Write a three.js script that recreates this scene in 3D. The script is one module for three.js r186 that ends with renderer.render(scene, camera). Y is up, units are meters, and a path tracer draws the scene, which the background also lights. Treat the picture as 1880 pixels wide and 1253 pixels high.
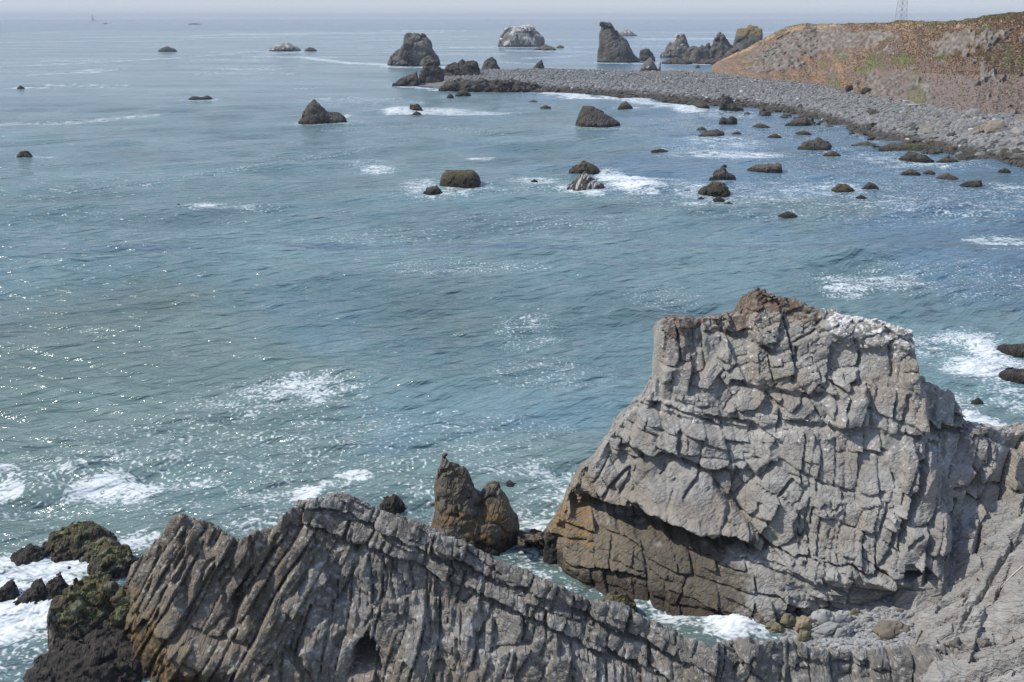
import * as THREE from 'three';

// ---------------------------------------------------------------- camera, sky, sun, exposure
const EYE = 30, FOCAL = 2000, TILT = Math.atan((626.5 - 32) / FOCAL);
const scene = new THREE.Scene();
const camera = new THREE.PerspectiveCamera(2 * Math.atan(626.5 / FOCAL) * 180 / Math.PI, 1880 / 1253, 0.5, 60000);
camera.position.set(0, EYE, 0);
camera.rotation.x = -TILT;
const renderer = new THREE.WebGLRenderer();
renderer.toneMapping = THREE.LinearToneMapping;
renderer.toneMappingExposure = 1.1;
renderer.shadowMap.enabled = true;
const SUN = new THREE.Vector3(-0.66, 0.74, -0.10).normalize();
const sun = new THREE.DirectionalLight(new THREE.Color().setRGB(1, 0.955, 0.86), 3.6);
sun.position.copy(SUN).multiplyScalar(300).add(new THREE.Vector3(5, 5, -60));
sun.target.position.set(5, 5, -60);
sun.castShadow = true;
sun.shadow.mapSize.set(4096, 4096);
Object.assign(sun.shadow.camera, { left: -60, right: 60, top: 60, bottom: -60, near: 10, far: 700 });
sun.shadow.radius = 2;
scene.add(sun, sun.target);
{ // hazy sky: pale at the horizon, soft blue above
  const W = 512, H = 256, data = new Float32Array(W * H * 4);
  for (let r = 0; r < H; r++) {
    const up = ((r + 0.5) / H - 0.5) * Math.PI, y = Math.max(0, Math.sin(up)), k = Math.pow(1 - y, 2.3);
    for (let c = 0; c < W; c++) {
      const az = ((c + 0.5) / W - 0.5) * 2 * Math.PI, cx = Math.cos(az) * Math.cos(up), cz = Math.sin(az) * Math.cos(up);
      const g = Math.pow(Math.max(0, cx * SUN.x + Math.sin(up) * SUN.y + cz * SUN.z), 4) * 0.2;
      const i = (r * W + c) * 4;
      data[i] = 0.22 + (0.60 - 0.22) * k + g; data[i + 1] = 0.335 + (0.645 - 0.335) * k + g; data[i + 2] = 0.60 + (0.71 - 0.60) * k + g * 0.95; data[i + 3] = 1;
    }
  }
  const t = new THREE.DataTexture(data, W, H, THREE.RGBAFormat, THREE.FloatType);
  t.mapping = THREE.EquirectangularReflectionMapping; t.magFilter = THREE.LinearFilter; t.needsUpdate = true;
  scene.background = t; scene.environment = t;
}
scene.fog = new THREE.FogExp2(new THREE.Color().setRGB(0.80, 0.88, 0.98), 0.0001);

// ---------------------------------------------------------------- numbers and noise
const { sin, cos, abs, min, max, floor, sqrt, pow, PI, hypot, exp } = Math;
const ST = sin(TILT), CT = cos(TILT);
const clamp = (x, a = 0, b = 1) => (x < a ? a : x > b ? b : x), lerp = (a, b, t) => a + (b - a) * t;
const smooth = (a, b, x) => { const t = clamp((x - a) / (b - a)); return t * t * (3 - 2 * t); };
const ray = (px, py) => { const a = (px - 940) / FOCAL, b = (626.5 - py) / FOCAL; return [a, -ST + b * CT, -CT - b * ST]; };
// a place at a known height, or at a known distance ahead, on the line of sight through a point of the survey photograph
const P = (px, py, e = 0) => { const d = ray(px, py), t = (e - EYE) / d[1]; return [d[0] * t, e, d[2] * t]; };
const PD = (px, py, dist) => { const d = ray(px, py), t = -dist / d[2]; return [d[0] * t, EYE + d[1] * t, -dist]; };
function rng(seed) { let s = seed | 0; return () => { s = (s + 0x6d2b79f5) | 0; let t = Math.imul(s ^ (s >>> 15), 1 | s); t = (t + Math.imul(t ^ (t >>> 7), 61 | t)) ^ t; return ((t ^ (t >>> 14)) >>> 0) / 4294967296; }; }
const PERM = new Uint8Array(512);
{ const r = rng(77), p = [...Array(256).keys()]; for (let i = 255; i > 0; i--) { const j = floor(r() * (i + 1)); [p[i], p[j]] = [p[j], p[i]]; } for (let i = 0; i < 512; i++) PERM[i] = p[i & 255]; }
const G3 = new Float32Array([1, 1, 0, -1, 1, 0, 1, -1, 0, -1, -1, 0, 1, 0, 1, -1, 0, 1, 1, 0, -1, -1, 0, -1, 0, 1, 1, 0, -1, 1, 0, 1, -1, 0, -1, -1, 1, 1, 0, 0, -1, 1, -1, 1, 0, 0, -1, -1]);
function noise3(x, y, z) {
  const xi = floor(x), yi = floor(y), zi = floor(z), X = xi & 255, Y = yi & 255, Z = zi & 255; x -= xi; y -= yi; z -= zi;
  const u = x * x * x * (x * (x * 6 - 15) + 10), v = y * y * y * (y * (y * 6 - 15) + 10), w = z * z * z * (z * (z * 6 - 15) + 10);
  const g = (h, a, b, c) => { const k = (h & 15) * 3; return G3[k] * a + G3[k + 1] * b + G3[k + 2] * c; };
  const A = PERM[X] + Y, B = PERM[X + 1] + Y, AA = PERM[A] + Z, AB = PERM[A + 1] + Z, BA = PERM[B] + Z, BB = PERM[B + 1] + Z;
  const a = g(PERM[AA], x, y, z), b = g(PERM[BA], x - 1, y, z), c = g(PERM[AB], x, y - 1, z), d = g(PERM[BB], x - 1, y - 1, z);
  const e = g(PERM[AA + 1], x, y, z - 1), f = g(PERM[BA + 1], x - 1, y, z - 1), h = g(PERM[AB + 1], x, y - 1, z - 1), i = g(PERM[BB + 1], x - 1, y - 1, z - 1);
  const p = a + u * (b - a), q = c + u * (d - c), r = e + u * (f - e), s = h + u * (i - h), m = p + v * (q - p), n = r + v * (s - r);
  return m + w * (n - m);
}
const fbm = (x, y, z, o = 4) => { let s = 0, a = 0.5; for (let i = 0; i < o; i++) { s += a * noise3(x, y, z); x = x * 2.03 + 7.1; y = y * 2.03 + 3.7; z = z * 2.03 + 1.3; a *= 0.5; } return s; };
const ridged = (x, y, z, o = 4) => { let s = 0, a = 0.5; for (let i = 0; i < o; i++) { s += a * (1 - 2 * abs(noise3(x, y, z))); x = x * 2.07 + 7.1; y = y * 2.07 + 3.7; z = z * 2.07 + 1.3; a *= 0.5; } return s; };
const hash = (i, j, k) => { let h = (Math.imul(i, 374761393) ^ Math.imul(j, 668265263) ^ Math.imul(k, 1274126177)) | 0; h = Math.imul(h ^ (h >>> 13), 1274126177); h = Math.imul(h ^ (h >>> 16), 2246822519); return ((h ^ (h >>> 15)) >>> 0) / 4294967296; };
// Broken rock in 2-D: cells with their own offset and tilt, and cracks between them (result in metres)
const cellOut = { v: 0, e: 0 };
function blocks2(x, y, o) {
  const c = cos(o.ang), s = sin(o.ang), wx = noise3(x * 0.9 / o.su, y * 0.9 / o.su, o.seed) * o.warp, wy = noise3(x * 0.9 / o.su + 9, y * 0.9 / o.su, o.seed + 5) * o.warp;
  const U = ((x + wx) * c + (y + wy) * s) / o.su, V = (-(x + wx) * s + (y + wy) * c) / o.sv, ui = floor(U), vi = floor(V);
  let f1 = 9, f2 = 9, ci = 0, cj = 0, cx = 0, cy = 0;
  for (let j = vi - 1; j <= vi + 1; j++) for (let i = ui - 1; i <= ui + 1; i++) {
    const px = i + 0.5 + (hash(i, j, o.seed) - 0.5) * 0.86 + (j & 1) * 0.3, py = j + 0.5 + (hash(i, j, o.seed + 1) - 0.5) * 0.7, dx = U - px, dy = V - py, d = max(abs(dx) * 1.05, abs(dy)) * 0.82 + hypot(dx, dy) * 0.18;
    if (d < f1) { f2 = f1; f1 = d; ci = i; cj = j; cx = dx; cy = dy; } else if (d < f2) f2 = d;
  }
  const edge = (f2 - f1) * min(o.su, o.sv) * 0.5, h3 = hash(ci, cj, o.seed + 4);
  let v = (hash(ci, cj, o.seed + 2) - 0.5) * 2 * o.off + ((hash(ci, cj, o.seed + 3) - 0.5) * cx * o.su + (h3 - 0.62) * cy * o.sv) * o.tilt;
  v -= o.crack * (0.35 + 0.65 * hash(cj, ci, o.seed + 6)) * (1 - smooth(0, o.cw, edge));
  v -= o.round * 0.45 * (1 - smooth(0, o.cw * 3, edge));
  cellOut.e = edge; cellOut.v = h3;
  return v;
}
// Jointed rock in 2-D: blocks split again and again along nearly straight joints, large slabs left beside small rubble
function joints(x, y, o) {
  const c = cos(o.ang), s = sin(o.ang), X = x + noise3(x * 0.4, y * 0.4, o.seed) * 0.22 + noise3(x * 2.3, y * 2.3, o.seed) * 0.035, Y = y + noise3(x * 0.4, y * 0.4, o.seed + 5) * 0.22 + noise3(x * 2.3, y * 2.3, o.seed + 7) * 0.035, T = 6;
  let U = (X * c + Y * s) / o.su, V = (-X * s + Y * c) / o.sv; const vi = floor(V / T); U += hash(vi, 3, o.seed) * T; const ui = floor(U / T);
  let u0 = ui * T, u1 = u0 + T, v0 = vi * T, v1 = v0 + T, id = (ui * 7919 + vi * 104729) | 0, val = 0, crack = 0;
  const k = min(o.su, o.sv);
  const cut = (d, size, h) => { const w = 0.025 + 0.022 * size * k, q = (0.06 + 0.17 * min(size * k, 2.2)) * (0.3 + 1.1 * h) * (1 - smooth(0, w, d)); if (q > crack) crack = q; };
  cut(min((V - v0), (v1 - V)) * o.sv, 2.5, 0.6);
  for (let n = 0; n < 11; n++) {
    const w = u1 - u0, h = v1 - v0, size = max(w, h), r = hash(id, n, o.seed + 1);
    if (size < 0.3 || (n > 3 && size < 2.4 * hash(id, n, o.seed + 9) * (o.slab ?? 1))) break;
    const f = 0.3 + 0.4 * r, lean = (hash(id, n, o.seed + 2) - 0.5) * 0.5, hh = hash(id, n, o.seed + 3); let d, side;
    if (w * (0.75 + 0.5 * r) > h) { const m = u0 + w * f + lean * (V - (v0 + v1) / 2); d = abs(U - m) * o.su; side = U > m; if (side) u0 = u0 + w * f; else u1 = u0 + w * f; } else { const m = v0 + h * f + lean * (U - (u0 + u1) / 2); d = abs(V - m) * o.sv; side = V > m; if (side) v0 = v0 + h * f; else v1 = v0 + h * f; }
    cut(d, size, hh); id = (Math.imul(id, 31) + (side ? 17 : 5) + n) | 0;
    val += (hash(id, n, o.seed + 4) - 0.5) * min(size, 3) * k * 0.2 * o.k;
  }
  val += ((hash(id, 1, o.seed + 5) - 0.5) * (U - (u0 + u1) / 2) * o.su + (hash(id, 2, o.seed + 6) - 0.62) * (V - (v0 + v1) / 2) * o.sv) * 0.85 * o.k;
  return val - crack * (0.6 + 0.6 * o.k);
}
// Broken rock in 3-D for the smaller rocks
function blocks3(x, y, z, seed) {
  const xi = floor(x), yi = floor(y), zi = floor(z); let f1 = 9, f2 = 9, a = 0, b = 0, c = 0, dx = 0, dy = 0, dz = 0;
  for (let k = zi - 1; k <= zi + 1; k++) for (let j = yi - 1; j <= yi + 1; j++) for (let i = xi - 1; i <= xi + 1; i++) {
    const h = hash(i, j * 57 + k, seed), ex = x - i - h, ey = y - j - ((h * 7919) % 1), ez = z - k - ((h * 104729) % 1), d = ex * ex + ey * ey + ez * ez;
    if (d < f1) { f2 = f1; f1 = d; a = i; b = j; c = k; dx = ex; dy = ey; dz = ez; } else if (d < f2) f2 = d;
  }
  const h = hash(a, b * 57 + c, seed + 9), e = sqrt(f2) - sqrt(f1);
  return (h - 0.5) * 0.7 + (((h * 331) % 1) - 0.5) * dx * 0.9 + (((h * 733) % 1) - 0.5) * dz * 0.9 - (((h * 977) % 1)) * dy * 0.4 - 0.35 * (1 - smooth(0, 0.12, e));
}
// Surface of a solid (f < 0 inside) on an even grid; near(x,y,z) is a rough distance that lets empty space be skipped
function solid(f, lo, hi, cell, near, band = 1) {
  const n = [0, 1, 2].map((k) => Math.ceil((hi[k] - lo[k]) / cell) + 1), [nx, ny, nz] = n, N = nx * ny * nz, F = new Float32Array(N).fill(NaN), at = (i, j, k) => (k * ny + j) * nx + i, S = 8, on = [];
  for (let k = 0; k < nz - 1; k += S) for (let j = 0; j < ny - 1; j += S) for (let i = 0; i < nx - 1; i += S) {
    if (near) { const h = S * cell / 2; if (abs(near(lo[0] + i * cell + h, lo[1] + j * cell + h, lo[2] + k * cell + h)) > band + h * 1.74) continue; }
    on.push(i, j, k);
    for (let c = k; c <= min(nz - 1, k + S); c++) for (let b = j; b <= min(ny - 1, j + S); b++) for (let a = i; a <= min(nx - 1, i + S); a++) { const q = at(a, b, c); if (F[q] !== F[q]) F[q] = f(lo[0] + a * cell, lo[1] + b * cell, lo[2] + c * cell); }
  }
  const id = new Int32Array(N).fill(-1), pos = [], idx = [];
  const cells = (go) => { for (let o = 0; o < on.length; o += 3) for (let c = on[o + 2]; c < min(nz - 1, on[o + 2] + S); c++) for (let b = on[o + 1]; b < min(ny - 1, on[o + 1] + S); b++) for (let a = on[o]; a < min(nx - 1, on[o] + S); a++) go(a, b, c); };
  const E = [[0, 1], [2, 3], [4, 5], [6, 7], [0, 2], [1, 3], [4, 6], [5, 7], [0, 4], [1, 5], [2, 6], [3, 7]], v = new Float32Array(8);
  cells((a, b, c) => {
    let m = 0;
    for (let k = 0; k < 8; k++) { v[k] = F[at(a + (k & 1), b + ((k >> 1) & 1), c + (k >> 2))]; if (v[k] < 0) m |= 1 << k; }
    if (m === 0 || m === 255) return;
    let x = 0, y = 0, z = 0, q = 0;
    for (const [p, r] of E) if ((v[p] < 0) !== (v[r] < 0)) { const t = v[p] / (v[p] - v[r]); x += lerp(p & 1, r & 1, t); y += lerp((p >> 1) & 1, (r >> 1) & 1, t); z += lerp(p >> 2, r >> 2, t); q++; }
    id[at(a, b, c)] = pos.length / 3;
    pos.push(lo[0] + (a + x / q) * cell, lo[1] + (b + y / q) * cell, lo[2] + (c + z / q) * cell);
  });
  const quad = (p, q, r, s, flip) => { if (p < 0 || q < 0 || r < 0 || s < 0) return; flip ? idx.push(p, r, q, p, s, r) : idx.push(p, q, r, p, r, s); };
  cells((a, b, c) => {
    const s = F[at(a, b, c)] < 0;
    if (b && c && s !== F[at(a + 1, b, c)] < 0) quad(id[at(a, b - 1, c - 1)], id[at(a, b, c - 1)], id[at(a, b, c)], id[at(a, b - 1, c)], !s);
    if (a && c && s !== F[at(a, b + 1, c)] < 0) quad(id[at(a - 1, b, c - 1)], id[at(a - 1, b, c)], id[at(a, b, c)], id[at(a, b, c - 1)], !s);
    if (a && b && s !== F[at(a, b, c + 1)] < 0) quad(id[at(a - 1, b - 1, c)], id[at(a, b - 1, c)], id[at(a, b, c)], id[at(a - 1, b, c)], !s);
  });
  // keep the one body of rock, no loose crumbs in the air
  const n0 = pos.length / 3, root = new Int32Array(n0), find = (i) => { while (root[i] !== i) i = root[i] = root[root[i]]; return i; }, count = new Int32Array(n0);
  for (let i = 0; i < n0; i++) root[i] = i;
  for (let i = 0; i < idx.length; i += 3) { const a = find(idx[i]); root[find(idx[i + 1])] = a; root[find(idx[i + 2])] = a; }
  let best = 0; for (let i = 0; i < n0; i++) if (++count[find(i)] > count[best]) best = find(i);
  const kept = []; for (let i = 0; i < idx.length; i += 3) if (find(idx[i]) === best) kept.push(idx[i], idx[i + 1], idx[i + 2]);
  const to = new Int32Array(n0).fill(-1), out = []; for (let i = 0; i < kept.length; i++) { const v = kept[i]; if (to[v] < 0) { to[v] = out.length / 3; out.push(pos[v * 3], pos[v * 3 + 1], pos[v * 3 + 2]); } kept[i] = to[v]; }
  const g = new THREE.BufferGeometry();
  g.setAttribute('position', new THREE.Float32BufferAttribute(out, 3)); g.setIndex(kept); g.computeVertexNormals();
  return g;
}
function paint(g, colour, map = (x, y, z) => [x + z * 0.3, y * 1.1 + z * 0.6]) { // what the stone is made of and what grows on it, vertex by vertex
  const p = g.attributes.position, n = g.attributes.normal, c = new Float32Array(p.count * 3), o = [0, 0, 0];
  for (let i = 0; i < p.count; i++) { colour(p.getX(i), p.getY(i), p.getZ(i), n.getX(i), n.getY(i), n.getZ(i), o); c.set(o, i * 3); }
  g.setAttribute('color', new THREE.BufferAttribute(c, 3));
  const uv = new Float32Array(p.count * 2); for (let i = 0; i < p.count; i++) { [uv[i * 2], uv[i * 2 + 1]] = map(p.getX(i), p.getY(i), p.getZ(i)); }
  g.setAttribute('uv', new THREE.BufferAttribute(uv, 2));
  return g;
}
const mixTo = (o, r, g, b, t) => { o[0] += (r - o[0]) * t; o[1] += (g - o[1]) * t; o[2] += (b - o[2]) * t; };
const interp = (list) => { const l = list.slice().sort((a, b) => a[0] - b[0]); return (x) => { if (x <= l[0][0]) return l[0][1]; for (let i = 1; i < l.length; i++) if (x <= l[i][0]) return lerp(l[i - 1][1], l[i][1], (x - l[i - 1][0]) / (l[i][0] - l[i - 1][0] || 1)); return l[l.length - 1][1]; }; };
const table = (f, a, b, n = 800) => { const t = new Float32Array(n + 1); for (let i = 0; i <= n; i++) t[i] = f(a + (b - a) * i / n); return (x) => { const q = clamp((x - a) / (b - a) * n, 0, n - 0.001), i = q | 0; return t[i] + (t[i + 1] - t[i]) * (q - i); }; };
const smax = (a, b, k) => { const h = max(k - abs(a - b), 0) / k; return max(a, b) + h * h * k * 0.25; };
const inside = (poly, x, y) => { let c = false; for (let i = 0, j = poly.length - 1; i < poly.length; j = i++) if (poly[i][1] > y !== poly[j][1] > y && x < (poly[j][0] - poly[i][0]) * (y - poly[i][1]) / (poly[j][1] - poly[i][1]) + poly[i][0]) c = !c; return c; };
const segDist = (x, y, a, b) => { const dx = b[0] - a[0], dy = b[1] - a[1], t = clamp(((x - a[0]) * dx + (y - a[1]) * dy) / (dx * dx + dy * dy || 1)); return hypot(x - a[0] - dx * t, y - a[1] - dy * t); };
// A relief map in metres over two world axes
class Relief {
  constructor(x0, x1, y0, y1, res) { Object.assign(this, { x0, y0, res, w: Math.ceil((x1 - x0) / res) + 1, h: Math.ceil((y1 - y0) / res) + 1 }); this.d = new Float32Array(this.w * this.h); }
  each(f) { for (let j = 0; j < this.h; j++) for (let i = 0; i < this.w; i++) this.d[j * this.w + i] = f(this.x0 + i * this.res, this.y0 + j * this.res, this.d[j * this.w + i]); }
  box(pts, m, f) {
    const xs = pts.map((p) => p[0]), ys = pts.map((p) => p[1]), i0 = max(0, floor((min(...xs) - m - this.x0) / this.res)), i1 = min(this.w - 1, Math.ceil((max(...xs) + m - this.x0) / this.res)), j0 = max(0, floor((min(...ys) - m - this.y0) / this.res)), j1 = min(this.h - 1, Math.ceil((max(...ys) + m - this.y0) / this.res));
    for (let j = j0; j <= j1; j++) for (let i = i0; i <= i1; i++) { const x = this.x0 + i * this.res, y = this.y0 + j * this.res; this.d[j * this.w + i] += f(x, y); }
  }
  crack(pts, width, depth, seed = 1) { this.box(pts, width * 3, (x, y) => { const X = x + noise3(x * 1.5, y * 1.5, seed) * 0.13 + noise3(x * 5, y * 5, seed) * 0.07, Y = y + noise3(x * 1.5, y * 1.5, seed + 7) * 0.13 + noise3(x * 5, y * 5, seed + 9) * 0.07; let d = 9; for (let i = 1; i < pts.length; i++) d = min(d, segDist(X, Y, pts[i - 1], pts[i])); return -depth * (1 - smooth(width * 0.35, width * 1.2, d)) * (0.7 + 0.5 * noise3(x * 0.8, y * 0.8, seed + 3)); }); }
  area(pts, amount, soft = 0.25, seed = 1, slope = 0) { const cy = pts.reduce((s, p) => s + p[1], 0) / pts.length; this.box(pts, soft + 0.4, (x, y) => { const X = x + noise3(x * 1.2, y * 1.2, seed) * 0.3 + noise3(x * 4, y * 4, seed) * 0.1, Y = y + noise3(x * 1.2, y * 1.2, seed + 7) * 0.3 + noise3(x * 4, y * 4, seed + 8) * 0.1; if (!inside(pts, X, Y)) return 0; let d = 9; for (let i = 0; i < pts.length; i++) d = min(d, segDist(X, Y, pts[i], pts[(i + 1) % pts.length])); return (amount + slope * (y - cy)) * smooth(0, soft, d); }); }
  span(tile = 0.5) { // lowest and highest relief round each tile, to skip empty space
    const W = Math.ceil(this.w * this.res / tile) + 1, H = Math.ceil(this.h * this.res / tile) + 1, lo = new Float32Array(W * H).fill(9), hi = new Float32Array(W * H).fill(-9);
    for (let j = 0; j < this.h; j++) for (let i = 0; i < this.w; i++) { const v = this.d[j * this.w + i], a = floor(i * this.res / tile), b = floor(j * this.res / tile); for (let y = max(0, b - 1); y <= min(H - 1, b + 1); y++) for (let x = max(0, a - 1); x <= min(W - 1, a + 1); x++) { const q = y * W + x; if (v < lo[q]) lo[q] = v; if (v > hi[q]) hi[q] = v; } }
    return (x, y, d) => { const q = clamp(floor((y - this.y0) / tile), 0, H - 1) * W + clamp(floor((x - this.x0) / tile), 0, W - 1); return d > hi[q] ? d - hi[q] : d < lo[q] ? d - lo[q] : 0; };
  }
  at(x, y) { const u = clamp((x - this.x0) / this.res, 0, this.w - 1.001), v = clamp((y - this.y0) / this.res, 0, this.h - 1.001), i = u | 0, j = v | 0, a = u - i, b = v - j, q = j * this.w + i, d = this.d; return (d[q] * (1 - a) + d[q + 1] * a) * (1 - b) + (d[q + this.w] * (1 - a) + d[q + this.w + 1] * a) * b; }
}
// ---------------------------------------------------------------- naming
const taken = new Map();
function numbered(name) { const n = taken.get(name) ?? 0; taken.set(name, n + 1); return n ? `${name}_${String(n).padStart(3, '0')}` : name; }
function put(o, name, label, category, group) { o.name = numbered(name); o.userData = { label, category }; if (group) o.userData.group = group; shade(o); scene.add(o); return o; }
function setting(o, name, label, category, kind = 'structure') { o.name = numbered(name); o.userData = { kind, label, category }; shade(o); scene.add(o); return o; }
const shade = (o) => o.traverse((m) => { if (m.isMesh) { m.castShadow = true; m.receiveShadow = true; } });
const part = (geometry, material, name, parent) => { const m = new THREE.Mesh(geometry, material); m.name = name; m.castShadow = m.receiveShadow = true; parent.add(m); return m; };
const stone = new THREE.MeshStandardMaterial({ vertexColors: true, roughness: 0.93 });
const chipped = new THREE.MeshStandardMaterial({ vertexColors: true, roughness: 0.93 }); // the same with fine grain and hairline cracks
{
  const n = 1024, size = 6, d = new Uint8Array(n * n * 4);
  for (let j = 0; j < n; j++) for (let i = 0; i < n; i++) {
    const x = i / n * size, y = j / n * size, a = blocks2(x, y, { ang: 0.3, su: 0.34, sv: 0.24, off: 0.2, tilt: 1.3, crack: 0.4, cw: 0.022, round: 0, warp: 0.12, seed: 801 }), b = blocks2(x, y, { ang: 1.1, su: 0.95, sv: 0.5, off: 0.1, tilt: 0.3, crack: 0.75, cw: 0.022, round: 0, warp: 0.3, seed: 805 }), v = clamp(0.6 + 0.45 * a + 0.4 * b + fbm(x * 6, y * 6, 3, 4) * 0.5), q = (j * n + i) * 4;
    d[q] = d[q + 1] = d[q + 2] = v * 255; d[q + 3] = 255;
  }
  const t = new THREE.DataTexture(d, n, n); t.magFilter = THREE.LinearFilter; t.wrapS = t.wrapT = THREE.MirroredRepeatWrapping; t.repeat.set(1 / size, 1 / size); t.needsUpdate = true; chipped.bumpMap = t; chipped.bumpScale = 0.13;
}
const T0 = Date.now(), lap = (s) => console.log(s, ((Date.now() - T0) / 1000).toFixed(1));
// ---------------------------------------------------------------- the great layered rock on the right
const L = (list, e) => list.map(([x, y, h]) => P(x, y, h ?? e));
const zOf = (list, a, b) => table(interp(list.map((p) => [p[0], p[2]])), a, b), yOf = (list, a, b) => table(interp(list.map((p) => [p[0], p[1]])), a, b);
const hit = (px, py, zf) => { const d = ray(px, py); for (let t = 38; t < 80; t += 0.04) if (d[2] * t <= zf(d[0] * t, EYE + d[1] * t)) return [d[0] * t, EYE + d[1] * t]; return [d[0] * 60, EYE + d[1] * 60]; };
const SX0 = 0, SX1 = 33;
const crestS = L([[1000, 1000, 0.9], [1016, 975, 1.9], [1036, 958, 2.5], [1046, 934, 3.4], [1075, 880, 4.9], [1100, 850, 5.6], [1140, 780, 7.5], [1190, 738, 9], [1211, 690, 10.2], [1213, 600, 12.8], [1240, 586, 13.2], [1290, 590, 13.2], [1325, 588, 13.3], [1366, 578, 13.7], [1380, 552, 14.6], [1402, 538, 15], [1440, 556, 14.7], [1500, 572, 14.4], [1560, 585, 14.2], [1620, 600, 14], [1676, 615, 13.8], [1690, 700, 11], [1750, 730, 10.4], [1783, 790, 9.1], [1880, 802, 9], [1990, 790, 9.6], [2200, 780, 10]]);
const footS = L([[985, 985], [1030, 945], [1070, 932], [1130, 950], [1200, 975], [1280, 1002], [1370, 1012], [1450, 1032], [1540, 1060], [1640, 1082], [1720, 1088], [1800, 1050], [1880, 1010], [2200, 980]], 2.9);
const edgeS = L([[985, 990], [1010, 962], [1060, 968], [1130, 985], [1200, 1012], [1300, 1046], [1380, 1062], [1450, 1074], [1540, 1082], [1640, 1084], [1720, 1084], [2200, 1070]], 2.1);
const waterS = L([[985, 1000], [1000, 1012], [1030, 1050], [1060, 1066], [1120, 1090], [1200, 1108], [1290, 1135], [1350, 1150], [1390, 1176], [1425, 1160, 0.4], [1470, 1143, 0.7], [1540, 1122, 1], [1600, 1106, 1.2], [1680, 1094, 1.4], [1740, 1090, 1.4], [2200, 1080, 1.4]], 0);
const zCS = table((x) => min(interp(crestS.map((p) => [p[0], p[2]]))(x), interp(footS.map((p) => [p[0], p[2]]))(x) - 0.6), SX0, SX1), eCS = yOf(crestS, SX0, SX1), zFS = zOf(footS, SX0, SX1), zES = zOf(edgeS, SX0, SX1), zWS = zOf(waterS, SX0, SX1);
function faceS(x, y) {
  if (y < 2.1) return lerp(zWS(x), zES(x), clamp(y / 2.1, -0.6, 1));
  if (y < 2.9) return lerp(zES(x), zFS(x), (y - 2.1) / 0.8);
  const e = max(eCS(x), 3.2), t = (y - 2.9) / (e - 2.9);
  return lerp(zFS(x), zCS(x), t);
}
const bedS = new Relief(SX0, SX1, -1.5, 17, 0.04);
const hS = (l) => l.map(([x, y]) => hit(x, y, faceS)), zo = (l) => hS(l.map(([x, y]) => [980 + x * 0.4787, 500 + y * 0.4787])); // second: points read off an enlargement
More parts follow.
